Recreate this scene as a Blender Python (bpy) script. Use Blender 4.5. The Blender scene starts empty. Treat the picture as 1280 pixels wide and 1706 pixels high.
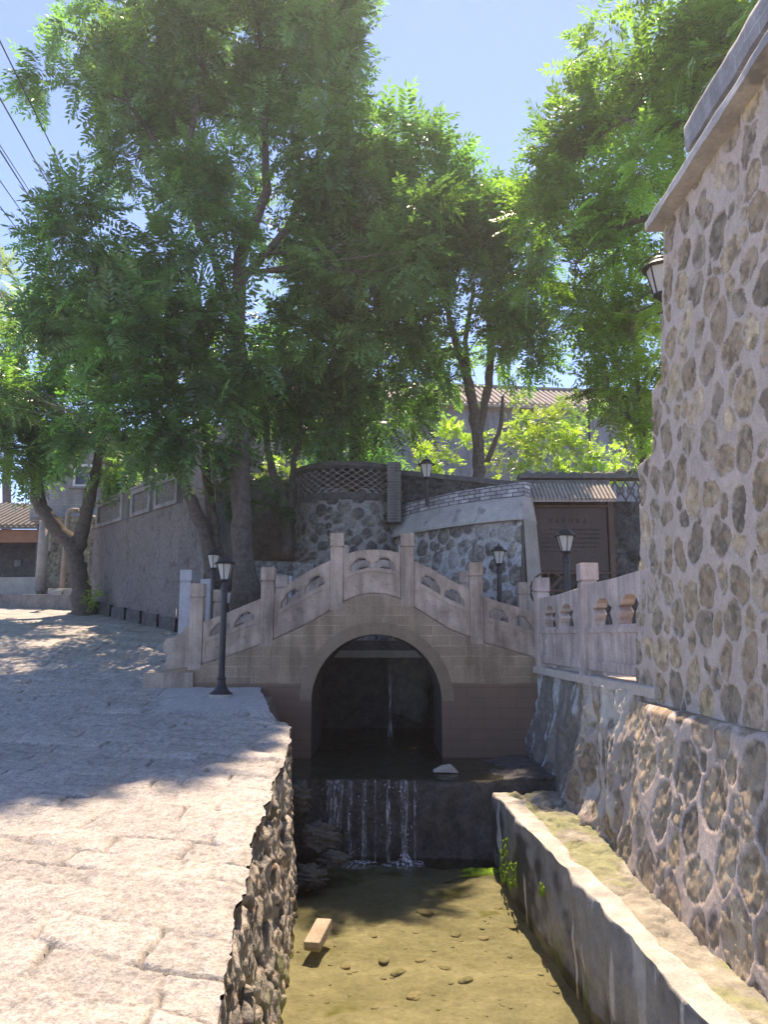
import bpy, bmesh, math, random
import numpy as np
from mathutils import Vector, Matrix
from mathutils.geometry import tessellate_polygon
R = math.radians
SC = bpy.context.scene
COL = SC.collection
# ------------------------------------------------------------------ camera
F = 1300.0; PITCH = R(9.0); EYE = 1.6
cam_d = bpy.data.cameras.new('camera'); cam = bpy.data.objects.new('camera', cam_d); COL.objects.link(cam)
cam_d.sensor_fit = 'VERTICAL'; cam_d.sensor_height = 24.0; cam_d.lens = 24.0*F/1706.0
cam_d.clip_start = 0.05; cam_d.clip_end = 2000
cam.location = (0, 0, EYE); cam.rotation_euler = (R(90)+PITCH, 0, 0)
SC.camera = cam
# ------------------------------------------------------------------ world and sun
SDIR = Vector((0.075, 0.49, 1.0)).normalized()
w = bpy.data.worlds.new('World'); SC.world = w; w.use_nodes = True
wn = w.node_tree.nodes; wl = w.node_tree.links
bg = wn['Background']; sky = wn.new('ShaderNodeTexSky'); sky.sky_type = 'NISHITA'
sky.sun_disc = False; sky.sun_elevation = math.asin(SDIR.z); sky.sun_rotation = math.atan2(SDIR.x, SDIR.y)
sky.altitude = 3000; sky.air_density = 0.54; sky.dust_density = 0.0; sky.ozone_density = 10.0
wl.new(sky.outputs[0], bg.inputs[0]); bg.inputs[1].default_value = 0.15
sd = bpy.data.lights.new('sun', 'SUN'); sd.energy = 2.0; sd.angle = R(0.53); sd.color = (1.0, 0.975, 0.95)
so = bpy.data.objects.new('sun', sd); COL.objects.link(so); so.rotation_euler = SDIR.to_track_quat('Z', 'Y').to_euler()
so.location = (0, 0, 30)
SC.view_settings.view_transform = 'Standard'; SC.view_settings.look = 'None'
SC.view_settings.exposure = 2.3; SC.view_settings.use_white_balance = True; SC.view_settings.white_balance_temperature = 9600; SC.view_settings.white_balance_tint = 18; SC.view_settings.gamma = 1.0
SC.render.engine = 'CYCLES'
SC.cycles.max_bounces = 8; SC.cycles.diffuse_bounces = 4; SC.cycles.transparent_max_bounces = 12
SC.cycles.use_denoising = True

# ------------------------------------------------------------------ helpers
CP, SP = math.cos(PITCH), math.sin(PITCH)
def P(px, py, Y):
    u = (px-640.0)/F; v = -(py-853.0)/F
    dy = CP - v*SP; dz = SP + v*CP
    return Vector((u*Y/dy, Y, EYE + dz*Y/dy))
def tag(o, label=None, cat=None, group=None, kind=None):
    if label: o['label'] = label
    if cat: o['category'] = cat
    if group: o['group'] = group
    if kind: o['kind'] = kind
    return o
def empty(name, loc=(0, 0, 0), label=None, cat=None, group=None, rz=0):
    o = bpy.data.objects.new(name, None); COL.objects.link(o); o.location = loc; o.rotation_euler = (0, 0, rz)
    o.empty_display_size = 0.1
    return tag(o, label, cat, group)
def link(name, me, m, parent=None, keep_world=True):
    o = bpy.data.objects.new(name, me); COL.objects.link(o)
    if m is not None:
        me.materials.clear(); me.materials.append(m)
    if parent is not None:
        o.parent = parent
        if keep_world: o.matrix_parent_inverse = pmat(parent).inverted()
    return o
def pmat(o):
    m = Matrix.LocRotScale(o.location, o.rotation_euler, o.scale)
    return (pmat(o.parent) @ o.matrix_parent_inverse @ m) if o.parent else m
def from_np(name, V, Fq, m, parent=None, col=None, smooth=False, keep=True):
    V = np.asarray(V, dtype=np.float32).reshape(-1, 3); Fq = np.asarray(Fq, dtype=np.int32)
    k = Fq.shape[1]; n = Fq.shape[0]
    me = bpy.data.meshes.new(name)
    me.vertices.add(len(V)); me.vertices.foreach_set('co', V.ravel())
    me.loops.add(n*k); me.loops.foreach_set('vertex_index', Fq.ravel())
    me.polygons.add(n)
    me.polygons.foreach_set('loop_start', np.arange(0, n*k, k, dtype=np.int32))
    try: me.polygons.foreach_set('loop_total', np.full(n, k, dtype=np.int32))
    except Exception: pass
    me.polygons.foreach_set('use_smooth', np.full(n, smooth))
    me.update(calc_edges=True)
    if col is not None:
        a = me.attributes.new('col', 'FLOAT_COLOR', 'POINT')
        c = np.ones((len(V), 4), dtype=np.float32); c[:, :col.reshape(-1, col.shape[-1]).shape[1]] = col.reshape(-1, col.shape[-1])
        a.data.foreach_set('color', c.ravel())
    return link(name, me, m, parent, keep)
def grid_faces(nr, nc, off=0):
    i = np.arange(nr*nc).reshape(nr, nc) + off
    return np.stack([i[:-1, :-1], i[:-1, 1:], i[1:, 1:], i[1:, :-1]], -1).reshape(-1, 4)
def grid(name, Pos, m, parent=None, col=None, smooth=True, flip=False):
    f = grid_faces(Pos.shape[0], Pos.shape[1])
    if flip: f = f[:, ::-1]
    return from_np(name, Pos.reshape(-1, 3), f, m, parent, col, smooth)
class MB:
    def __init__(s): s.v = []; s.f = []
    def add(s, vs, fs):
        o = len(s.v); s.v += [tuple(x) for x in vs]; s.f += [tuple(i+o for i in f) for f in fs]
    def box(s, a, b, M=None):
        x0, y0, z0 = a; x1, y1, z1 = b
        vs = [(x0,y0,z0),(x1,y0,z0),(x1,y1,z0),(x0,y1,z0),(x0,y0,z1),(x1,y0,z1),(x1,y1,z1),(x0,y1,z1)]
        if M is not None: vs = [M @ Vector(q) for q in vs]
        s.add(vs, [(0,3,2,1),(4,5,6,7),(0,1,5,4),(1,2,6,5),(2,3,7,6),(3,0,4,7)])
    def prism(s, loops, d0, d1, M=None):
        """loops in (a, b); extruded along y d0..d1 (a -> x, b -> z) then M"""
        T = tessellate_polygon([[Vector((p[0], p[1], 0)) for p in L] for L in loops])
        pts = [p for L in loops for p in L]; n = len(pts)
        vs = [Vector((p[0], d0, p[1])) for p in pts] + [Vector((p[0], d1, p[1])) for p in pts]
        if M is not None: vs = [M @ q for q in vs]
        fs = [tuple(t) for t in T] + [tuple(i+n for i in reversed(t)) for t in T]
        k = 0
        for L in loops:
            m_ = len(L)
            for i in range(m_):
                a = k+i; b = k+(i+1) % m_
                fs.append((a, b, b+n, a+n))
            k += m_
        s.add(vs, fs)
    def tube(s, pts, rad, n=8, cap=True):
        pts = [Vector(p) for p in pts]; rings = []
        up = Vector((0.31, 0.17, 0.93))
        prev = None
        for i, p in enumerate(pts):
            d = (pts[min(i+1, len(pts)-1)] - pts[max(i-1, 0)]).normalized()
            if prev is None:
                a = d.cross(up); a = a if a.length > .05 else d.cross(Vector((1, 0, 0)))
            else: a = prev - d*prev.dot(d)
            a.normalize(); prev = a; b = d.cross(a)
            r = rad[i] if hasattr(rad, '__len__') else rad
            rings.append([p + (a*math.cos(t)+b*math.sin(t))*r for t in [2*math.pi*k/n for k in range(n)]])
        vs = [q for g in rings for q in g]; fs = []
        for i in range(len(pts)-1):
            for k in range(n):
                fs.append((i*n+k, i*n+(k+1) % n, (i+1)*n+(k+1) % n, (i+1)*n+k))
        if cap:
            fs.append(tuple(range(n-1, -1, -1))); fs.append(tuple((len(pts)-1)*n+k for k in range(n)))
        s.add(vs, fs)
    def lathe(s, prof, c=(0, 0, 0), n=16, a0=0.0):
        vs = []; fs = []
        for (r, z) in prof:
            for k in range(n):
                t = a0 + 2*math.pi*k/n; vs.append((c[0]+r*math.cos(t), c[1]+r*math.sin(t), c[2]+z))
        for i in range(len(prof)-1):
            for k in range(n):
                fs.append((i*n+k, i*n+(k+1) % n, (i+1)*n+(k+1) % n, (i+1)*n+k))
        fs.append(tuple(range(n-1, -1, -1))); fs.append(tuple((len(prof)-1)*n+k for k in range(n)))
        s.add(vs, fs)
    def build(s, name, m, parent=None, bevel=0, smooth=False, fixn=True):
        me = bpy.data.meshes.new(name); me.from_pydata(s.v, [], s.f)
        if fixn:
            bm = bmesh.new(); bm.from_mesh(me); bmesh.ops.recalc_face_normals(bm, faces=bm.faces); bm.to_mesh(me); bm.free()
        if smooth:
            me.polygons.foreach_set('use_smooth', [True]*len(me.polygons))
        me.update()
        o = link(name, me, m, parent)
        if bevel:
            b = o.modifiers.new('bevel', 'BEVEL'); b.width = bevel; b.segments = 2; b.limit_method = 'ANGLE'; b.angle_limit = R(40)
        return o
# numpy noise
_rt = np.random.RandomState(7).rand(512, 512).astype(np.float32)
def vn(x, y, s=0):
    x = np.asarray(x, dtype=np.float64) + s*17.31; y = np.asarray(y, dtype=np.float64) + s*5.77
    xi = np.floor(x).astype(int); yi = np.floor(y).astype(int); fx = x-xi; fy = y-yi
    fx = fx*fx*(3-2*fx); fy = fy*fy*(3-2*fy)
    a = _rt[xi & 511, yi & 511]; b = _rt[(xi+1) & 511, yi & 511]; c = _rt[xi & 511, (yi+1) & 511]; d = _rt[(xi+1) & 511, (yi+1) & 511]
    return (a*(1-fx)+b*fx)*(1-fy) + (c*(1-fx)+d*fx)*fy
def fbm(x, y, s=0, o=4):
    t = 0; a = .5; n = 0
    for k in range(o):
        t = t + a*vn(x*2**k, y*2**k, s+k*3); n += a; a *= .5
    return t/n
def sst(x, a, b):
    t = np.clip((x-a)/(b-a), 0, 1); return t*t*(3-2*t)
def ipl(x, pts):
    return np.interp(x, [p[0] for p in pts], [p[1] for p in pts])

# ------------------------------------------------------------------ materials
def newmat(name):
    m = bpy.data.materials.new(name); m.use_nodes = True
    nt = m.node_tree; b = nt.nodes['Principled BSDF']
    return m, nt, b
def nd(nt, t, **kw):
    n = nt.nodes.new(t)
    for k, v in kw.items():
        if k.startswith('i_'):
            n.inputs[int(k[2:]) if k[2:].isdigit() else k[2:]].default_value = v
        else: setattr(n, k, v)
    return n
def mixc(nt, fac, a, b, mode='MIX'):
    n = nt.nodes.new('ShaderNodeMix'); n.data_type = 'RGBA'; n.blend_type = mode
    for ix, v in ((0, fac), (6, a), (7, b)):
        sock = n.inputs[ix]
        if isinstance(v, bpy.types.NodeSocket): nt.links.new(v, sock)
        elif ix == 0: sock.default_value = v
        else: sock.default_value = (v[0], v[1], v[2], 1)
    return n.outputs[2]
def noise(nt, co, scale, detail=5, rough=.6):
    n = nd(nt, 'ShaderNodeTexNoise'); n.inputs['Scale'].default_value = scale; n.inputs['Detail'].default_value = detail
    n.inputs['Roughness'].default_value = rough
    if co is not None: nt.links.new(co, n.inputs['Vector'])
    return n.outputs[0]
def ramp(nt, f, stops):
    r = nd(nt, 'ShaderNodeValToRGB'); nt.links.new(f, r.inputs[0]); e = r.color_ramp.elements
    while len(e) < len(stops): e.new(.5)
    for k, (p, c) in enumerate(stops):
        e[k].position = p; c = c if hasattr(c, '__len__') else (c, c, c); e[k].color = (c[0], c[1], c[2], 1)
    return r.outputs[0]
def bump(nt, b, h, strength=.5, dist=.01):
    n = nd(nt, 'ShaderNodeBump'); n.inputs['Strength'].default_value = strength; n.inputs['Distance'].default_value = dist
    nt.links.new(h, n.inputs['Height']); nt.links.new(n.outputs[0], b.inputs['Normal'])
def rough_mat(name, c1, c2, scale=6, bs=.5, bd=.01, rough=.85, fine=60, spots=None, attr=False, amt=(.72, 1.2), fa=(.78, 1.15), streak=0):
    m, nt, b = newmat(name); co = nd(nt, 'ShaderNodeTexCoord').outputs['Object']
    n1 = noise(nt, co, scale, 6, .65); n2 = noise(nt, co, fine, 4, .7)
    if attr:
        a = nd(nt, 'ShaderNodeAttribute', attribute_name='col').outputs['Color']
        f = ramp(nt, n1, [(.3, amt[0]), (.7, amt[1])])
        c = mixc(nt, 1.0, a, f, 'MULTIPLY')
    else:
        c = mixc(nt, ramp(nt, n1, [(.35, 0), (.65, 1)]), c1, c2)
    if streak:
        mp = nd(nt, 'ShaderNodeMapping'); mp.inputs['Scale'].default_value = (7, 7, .9); nt.links.new(co, mp.inputs[0])
        c = mixc(nt, 1.0, c, ramp(nt, noise(nt, mp.outputs[0], 1, 4), [(.36, 1-streak), (.56, 1.06)]), 'MULTIPLY')
        c = mixc(nt, 1.0, c, ramp(nt, noise(nt, co, 1.1, 5, .7), [(.35, 1-streak*.7), (.6, 1.08)]), 'MULTIPLY')
    f2 = ramp(nt, n2, [(.3, fa[0]), (.7, fa[1])])
    c = mixc(nt, 1.0, c, f2, 'MULTIPLY')
    if spots:
        n3 = noise(nt, co, spots[1], 3, .6)
        c = mixc(nt, ramp(nt, n3, [(spots[2], 0), (spots[2]+.06, 1)]), c, spots[0])
    nt.links.new(c, b.inputs['Base Color']); b.inputs['Roughness'].default_value = rough
    h = nd(nt, 'ShaderNodeMath', operation='ADD'); nt.links.new(n1, h.inputs[0]); nt.links.new(n2, h.inputs[1])
    bump(nt, b, h.outputs[0], bs, bd)
    b.inputs['Specular IOR Level'].default_value = .3
    return m
M = {}
M['cobble'] = rough_mat('cobble_stone', None, None, 14, .7, .012, .85, 70, attr=True, amt=(.62, 1.3))
M['cobble_near'] = rough_mat('mortared_stone', None, None, 11, .45, .010, .85, 65, attr=True, amt=(.82, 1.12))
M['paving'] = rough_mat('paving_stone', None, None, 9, 1.0, .012, .8, 55, attr=True, amt=(.80, 1.12), fa=(.56, 1.22))
M['canal_rock'] = rough_mat('canal_rock', None, None, 9, .9, .02, .8, 45, attr=True, amt=(.5, 1.4))
M['ledge'] = rough_mat('ledge_concrete', None, None, 7, .7, .012, .85, 50, attr=True, amt=(.75, 1.2))
M['bed'] = rough_mat('stream_bed', (.235, .205, .15), (.36, .315, .245), 2.2, .6, .01, .8, 24, spots=((.16, .15, .06), 1.3, .62))
M['marble'] = rough_mat('carved_marble', (.34, .25, .195), (.49, .375, .30), 2.6, .35, .005, .6, 50, streak=.32)
M['marble_side'] = rough_mat('pale_marble', (.44, .345, .31), (.58, .47, .42), 2.2, .35, .005, .55, 50, streak=.28)
M['marble_blue'] = rough_mat('weathered_marble', (.36, .35, .36), (.46, .45, .46), 4, .35, .005, .6, 50)
M['plaster'] = rough_mat('grey_plaster', (.20, .195, .20), (.27, .26, .265), 2.5, .25, .004, .8, 30, streak=.25)
M['coping'] = rough_mat('coping_plaster', (.36, .35, .35), (.52, .50, .48), 2.2, .4, .008, .7, 26, spots=((.24, .24, .25), 1.8, .6))
M['bluewall'] = rough_mat('painted_house_wall', (.20, .215, .25), (.25, .27, .31), .8, .2, .01, .9, 12, streak=.25)
M['greywall'] = rough_mat('grey_stone_wall', (.13, .125, .125), (.22, .21, .20), 3.2, .9, .03, .9, 14)
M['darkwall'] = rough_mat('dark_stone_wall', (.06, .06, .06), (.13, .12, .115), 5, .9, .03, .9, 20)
M['capstone'] = rough_mat('cap_stone', (.46, .40, .34), (.56, .49, .42), 5, .4, .006, .8, 40)
M['concrete'] = rough_mat('wall_concrete', (.30, .28, .25), (.40, .37, .33), 3, .5, .01, .85, 40)
M['bark'] = rough_mat('tree_bark', (.08, .065, .055), (.16, .13, .11), 9, 1.0, .03, .95, 30)
M['black'] = rough_mat('black_metal', (.018, .019, .022), (.03, .031, .035), 10, .1, .002, .38, 80)
M['wood'] = rough_mat('brown_wood', (.10, .06, .045), (.15, .09, .065), 3, .3, .006, .7, 30)
M['boardbrown'] = rough_mat('brown_board', (.075, .052, .045), (.095, .066, .055), 2, .1, .002, .6, 20)
M['ink'] = rough_mat('board_lettering', (.03, .024, .022), (.035, .028, .025), 2, .1, .002, .6, 20)
M['tile'] = rough_mat('roof_tile', (.30, .26, .24), (.45, .40, .36), 5, .4, .01, .8, 30)
M['darktile'] = rough_mat('old_grey_tile', (.10, .10, .10), (.17, .165, .16), 8, .5, .01, .85, 30)
M['latticetile'] = rough_mat('lattice_tile', (.16, .155, .15), (.25, .24, .23), 8, .5, .01, .85, 30)
M['white'] = rough_mat('white_frame', (.62, .62, .62), (.70, .70, .70), 5, .05, .002, .5, 30)
M['pebble'] = rough_mat('pebble_stone', (.20, .18, .13), (.33, .28, .20), 6, .5, .01, .7, 30)
M['rock'] = rough_mat('stream_rock', (.09, .085, .075), (.18, .165, .14), 6, .8, .02, .7, 30)
M['tanrock'] = rough_mat('tan_block', (.30, .24, .175), (.39, .32, .24), 6, .6, .008, .8, 40)
M['moss'] = rough_mat('bright_moss', (.10, .22, .015), (.26, .42, .03), 14, 1.0, .02, .9, 60)
M['ground'] = rough_mat('earth', (.16, .13, .10), (.24, .20, .15), .6, .6, .03, .95, 9)
M['soil'] = M['ground']
M['pipe'] = rough_mat('grey_pipe', (.20, .17, .15), (.30, .26, .23), 5, .2, .004, .6, 30)
M['pole'] = rough_mat('weathered_pole', (.26, .23, .21), (.36, .32, .29), 5, .5, .01, .8, 30)
M['wire'] = rough_mat('power_cable', (.015, .015, .02), (.02, .02, .025), 5, .1, .002, .7, 30)
M['darkmarble'] = rough_mat('relief_carving', (.16, .15, .16), (.26, .25, .26), 12, .6, .01, .7, 40)

def brick_mat(name, c1, c2, mortar, scale_w, scale_h, msize=.012, wet=None, faint=.0, axis='XZ', rough=.8):
    m, nt, b = newmat(name); co = nd(nt, 'ShaderNodeTexCoord').outputs['Object']
    sp = nd(nt, 'ShaderNodeSeparateXYZ'); nt.links.new(co, sp.inputs[0])
    cb = nd(nt, 'ShaderNodeCombineXYZ')
    nt.links.new(sp.outputs[0 if axis[0] == 'X' else 1], cb.inputs[0]); nt.links.new(sp.outputs[2], cb.inputs[1])
    br = nd(nt, 'ShaderNodeTexBrick'); nt.links.new(cb.outputs[0], br.inputs['Vector'])
    br.inputs['Scale'].default_value = 1.0; br.inputs['Brick Width'].default_value = scale_w; br.inputs['Row Height'].default_value = scale_h
    br.inputs['Mortar Size'].default_value = msize; br.inputs['Mortar Smooth'].default_value = .3
    br.inputs['Color1'].default_value = (*c1, 1); br.inputs['Color2'].default_value = (*c2, 1); br.inputs['Mortar'].default_value = (*mortar, 1)
    n1 = noise(nt, co, 2.0, 5); n2 = noise(nt, co, 30, 4)
    plain = mixc(nt, n1, c1, c2)
    f = ramp(nt, noise(nt, co, 1.6, 3), [(.42, faint), (.6, 1)])
    c = mixc(nt, f, plain, br.outputs[0])
    c = mixc(nt, 1, c, ramp(nt, n2, [(.3, .82), (.7, 1.12)]), 'MULTIPLY')
    c = mixc(nt, 1, c, ramp(nt, n1, [(.3, .8), (.7, 1.15)]), 'MULTIPLY')
    mp = nd(nt, 'ShaderNodeMapping'); mp.inputs['Scale'].default_value = (5, 5, .7); nt.links.new(co, mp.inputs[0])
    c = mixc(nt, 1, c, ramp(nt, noise(nt, mp.outputs[0], 1, 4), [(.36, .72), (.56, 1.05)]), 'MULTIPLY')
    if wet:
        z0, cw = wet
        a = nd(nt, 'ShaderNodeMath', operation='ADD'); nt.links.new(sp.outputs[2], a.inputs[0])
        s2 = nd(nt, 'ShaderNodeMath', operation='MULTIPLY_ADD'); nt.links.new(noise(nt, co, 3, 4), s2.inputs[0]); s2.inputs[1].default_value = .10; s2.inputs[2].default_value = -.05
        nt.links.new(s2.outputs[0], a.inputs[1])
        g = nd(nt, 'ShaderNodeMapRange'); nt.links.new(a.outputs[0], g.inputs[0])
        g.inputs[1].default_value = z0-.015; g.inputs[2].default_value = z0+.02; g.inputs[3].default_value = 1; g.inputs[4].default_value = 0
        cwn = mixc(nt, noise(nt, co, 2.5, 4), cw, (cw[0]*1.9, cw[1]*1.55, cw[2]*1.5))
        c = mixc(nt, g.outputs[0], c, mixc(nt, 1, cwn, ramp(nt, br.outputs['Fac'], [(0, 1), (1, .75)]), 'MULTIPLY'))
    nt.links.new(c, b.inputs['Base Color']); b.inputs['Roughness'].default_value = rough
    bump(nt, b, br.outputs['Fac'], -.5, .006); b.inputs['Specular IOR Level'].default_value = .3
    return m
M['bridgewall'] = brick_mat('bridge_masonry', (.27, .19, .13), (.35, .255, .175), (.50, .39, .29), .52, .16, .006, wet=(.86, (.13, .092, .068)), faint=.12)
M['brick'] = brick_mat('grey_brick', (.26, .25, .26), (.33, .32, .32), (.20, .20, .20), .26, .075, .008, faint=.7)
M['bandbrick'] = brick_mat('coping_brick', (.22, .22, .24), (.62, .61, .62), (.06, .06, .07), .21, .085, .011, faint=.85, axis='XZ')
M['bandbrick_y'] = brick_mat('coping_brick_side', (.27, .27, .28), (.34, .34, .35), (.42, .42, .42), .40, .22, .008, faint=.2, axis='YZ')

m, nt, b = newmat('frosted_glass'); M['frost'] = m
b.inputs['Base Color'].default_value = (.72, .70, .64, 1); b.inputs['Roughness'].default_value = .35
tr = nd(nt, 'ShaderNodeBsdfTranslucent'); tr.inputs[0].default_value = (.85, .83, .76, 1)
mx = nd(nt, 'ShaderNodeMixShader'); mx.inputs[0].default_value = .45
nt.links.new(b.outputs[0], mx.inputs[1]); nt.links.new(tr.outputs[0], mx.inputs[2]); nt.links.new(mx.outputs[0], nt.nodes['Material Output'].inputs[0])
m, nt, b = newmat('window_glass'); M['glass'] = m
b.inputs['Base Color'].default_value = (.03, .035, .045, 1); b.inputs['Roughness'].default_value = .08
def water_mat(name, tint, ripple, bscale=9):
    m, nt, b = newmat(name); nt.nodes.remove(b)
    co = nd(nt, 'ShaderNodeTexCoord').outputs['Object']
    n1 = noise(nt, co, bscale, 3, .5)
    bp = nd(nt, 'ShaderNodeBump'); bp.inputs['Strength'].default_value = ripple; bp.inputs['Distance'].default_value = .02
    nt.links.new(n1, bp.inputs['Height'])
    fr = nd(nt, 'ShaderNodeFresnel'); fr.inputs['IOR'].default_value = 1.33; nt.links.new(bp.outputs[0], fr.inputs['Normal'])
    t = nd(nt, 'ShaderNodeBsdfTransparent'); t.inputs[0].default_value = (*tint, 1)
    g = nd(nt, 'ShaderNodeBsdfGlossy'); g.inputs['Roughness'].default_value = .04; nt.links.new(bp.outputs[0], g.inputs['Normal'])
    mx = nd(nt, 'ShaderNodeMixShader'); nt.links.new(fr.outputs[0], mx.inputs[0]); nt.links.new(t.outputs[0], mx.inputs[1]); nt.links.new(g.outputs[0], mx.inputs[2])
    nt.links.new(mx.outputs[0], nt.nodes['Material Output'].inputs[0]); return m
M['water'] = water_mat('stream_water', (.74, .77, .64), .8)
m, nt, b = newmat('falling_water'); M['fall'] = m
b.inputs['Base Color'].default_value = (.75, .77, .85, 1); b.inputs['Roughness'].default_value = .2
tp = nd(nt, 'ShaderNodeBsdfTransparent'); mx = nd(nt, 'ShaderNodeMixShader')
co = nd(nt, 'ShaderNodeTexCoord').outputs['Object']; mp = nd(nt, 'ShaderNodeMapping'); mp.inputs['Scale'].default_value = (38, 38, 2.6); nt.links.new(co, mp.inputs[0])
nt.links.new(ramp(nt, noise(nt, mp.outputs[0], 1, 3), [(.45, .02), (.75, .55)]), mx.inputs[0])
nt.links.new(tp.outputs[0], mx.inputs[1]); nt.links.new(b.outputs[0], mx.inputs[2]); nt.links.new(mx.outputs[0], nt.nodes['Material Output'].inputs[0])
m, nt, b = newmat('water_foam'); M['foam'] = m
b.inputs['Base Color'].default_value = (.72, .75, .85, 1); b.inputs['Roughness'].default_value = .3
tp = nd(nt, 'ShaderNodeBsdfTransparent'); mx = nd(nt, 'ShaderNodeMixShader')
co = nd(nt, 'ShaderNodeTexCoord').outputs['Object']
nt.links.new(ramp(nt, noise(nt, co, 22, 4), [(.45, 0), (.66, .8)]), mx.inputs[0])
nt.links.new(tp.outputs[0], mx.inputs[1]); nt.links.new(b.outputs[0], mx.inputs[2]); nt.links.new(mx.outputs[0], nt.nodes['Material Output'].inputs[0])

def leaf_mat(name, base, trans):
    m, nt, b = newmat(name)
    a = nd(nt, 'ShaderNodeAttribute', attribute_name='col').outputs['Color']
    c = mixc(nt, 1, base, a, 'MULTIPLY'); ct = mixc(nt, 1, trans, a, 'MULTIPLY')
    nt.links.new(c, b.inputs['Base Color']); b.inputs['Roughness'].default_value = .34; b.inputs['Specular IOR Level'].default_value = .6
    t = nd(nt, 'ShaderNodeBsdfTranslucent'); nt.links.new(ct, t.inputs[0])
    mx = nd(nt, 'ShaderNodeMixShader'); mx.inputs[0].default_value = .42
    nt.links.new(b.outputs[0], mx.inputs[1]); nt.links.new(t.outputs[0], mx.inputs[2]); nt.links.new(mx.outputs[0], nt.nodes['Material Output'].inputs[0])
    return m
M['leaf'] = leaf_mat('pinnate_leaf', (.070, .145, .060), (.21, .50, .085))
M['leaf_bright'] = leaf_mat('young_leaf', (.11, .21, .04), (.44, .74, .07))

# ------------------------------------------------------------------ heights and outlines
def zp(x, y):
    return ipl(y, [(-8, -.3), (3.5, 0), (6, .2), (9, .45), (12.5, .78), (14.3, 1.05), (17, 1.62), (22, 2.3), (27, 2.98), (60, 5.5)])
def edgeX(Y):
    base = ipl(Y, [(-4, -.6), (3.5, -.68), (4.6, -.80), (5.8, -.90), (7.6, -.98), (8.8, -1.04), (9.6, -1.14), (10.0, -1.20), (10.15, -1.36), (11.0, -1.62), (12.3, -1.90), (12.5, -1.95), (13, -2.3), (30, -2.3)])
    row = np.floor((np.asarray(Y) + .3*.9)/.37)
    jit = (vn(row*3.7, row*0+.5, 4)-.5)*.13 + (fbm(np.asarray(Y)*5, np.asarray(Y)*0, 9, 4)-.5)*.10
    return base + jit*np.where(np.asarray(Y) > 9.9, .35, 1.0)

# terrain base sheet
def terr(x, y):
    z = np.where(x < -3, zp(x, y)-.12, 1.1)
    z = np.where((x >= -3) & (x < -1.5), np.minimum(zp(x, y)-.12, 1.2), z)
    z = np.where((y > 16.8) & (x > -4), 1.5 + sst(y, 19, 22)*2.2 + sst(y, 30, 90)*4, z)
    z = np.where((y > 28) & (x <= -4), 3.4 + sst(y, 30, 90)*4, z)
    canal = (x > -1.75) & (x < 2.62) & (y < 16.9)
    z = np.where(canal, -1.75, z)
    z = np.where((x < -1.7) & (x > -2.5) & (y < 12.6), zp(x, y)-.12, z)
    return z
xs = np.array([-110, -80, -50, -35, -25, -20, -16, -12, -9, -7, -5.5, -4.5, -4, -3.98, -3.5, -3.01, -2.99, -2.4, -1.8, -1.75, -1.74, -1, 0, 1, 2, 2.60, 2.63, 3.5, 5, 7, 10, 14, 20, 30, 50, 80, 110.])
ys = np.array([-60, -30, -15, -8, -4, -1, 1, 2.5, 3.5, 5, 6, 7.5, 9, 10.5, 12.5, 12.62, 14.3, 15.6, 16.7, 16.82, 16.92, 18, 19, 20, 21, 22, 24, 26, 28, 30, 34, 40, 50, 70, 90, 130.])
X, Y = np.meshgrid(xs, ys)
tag(grid('ground', np.stack([X, Y, terr(X, Y)], -1), M['ground'], smooth=False), kind='structure')

# plaza of rough slabs
def slabs(X, Y, hrow=.34, seed=1):
    r = (Y + .28*X + (fbm(X*1.1, Y*1.1, seed, 3)-.5)*.22)/hrow
    i = np.floor(r); fr = r-i
    L = .42 + .8*vn(i*5.3, i*0, seed+2)
    c = (X + vn(i*9.1, i*0+3, seed+5)*7 + (fbm(X*3, Y*3, seed+8, 2)-.5)*.12)/L
    j = np.floor(c); fc = c-j
    db = np.minimum(fr, 1-fr)*hrow + (fbm(X*9, Y*9, seed+3, 3)-.5)*.018
    dc = np.minimum(fc, 1-fc)*L + (fbm(X*9, Y*9, seed+6, 3)-.5)*.02
    sid = vn(i*3.13+.5, j*7.7+.5, seed+11)
    sid2 = vn(i*5.9+.5, j*2.3+.5, seed+15)
    fill = sst(fbm(X*1.7, Y*1.7, seed+20, 4), .50, .64)
    fill2 = sst(fbm(X*2.3, Y*2.3, seed+24, 4), .50, .62)
    g = np.exp(-(np.maximum(db, 0)/.012)**2)*(.006+.040*fill) + np.exp(-(np.maximum(dc, 0)/.011)**2)*(.005+.034*fill2)
    edge = np.exp(-(np.maximum(np.minimum(db, dc), 0)/.05)**2)
    rough = (fbm(X*6, Y*6, seed+30, 5)-.5)*.030 + (fbm(X*24, Y*24, seed+33, 4)-.5)*.020
    h = ((sid-.5)*.030 + (fr-.5)*(sid2-.5)*.045)*(1-.6*edge) + rough - g + (fbm(X*1.3, Y*1.3, seed+70, 3)-.5)*.05
    groove = np.clip(g/.04, 0, 1)
    base = np.stack([.455+0*X, .425+0*X, .39+0*X], -1)
    tone = .80 + .32*sid
    c3 = base*tone[..., None]
    mort = sst(fbm(X*2.6, Y*2.6, seed+40, 4), .56, .66)*(.3+.7*edge)
    c3 = c3*(1-mort[..., None]) + np.array([.52, .48, .43])*mort[..., None]
    c3 = c3*(1-.62*groove[..., None]) 
    grit = sst(fbm(X*34, Y*34, seed+50, 3), .54, .66)
    c3 = c3*(1-.26*grit[..., None])
    sandy = sst(fbm(X*1.2, Y*1.2, seed+60, 4), .55, .65)*.4
    c3 = c3*(1-sandy[..., None]) + np.array([.41, .365, .31])*sandy[..., None]
    return h, c3
yy = [-6.0]
while yy[-1] < 2.6: yy.append(yy[-1]+.06)
while yy[-1] < 27.5: yy.append(yy[-1]*1.0036)
yy = np.array(yy)
ss = [0.0]
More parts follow.
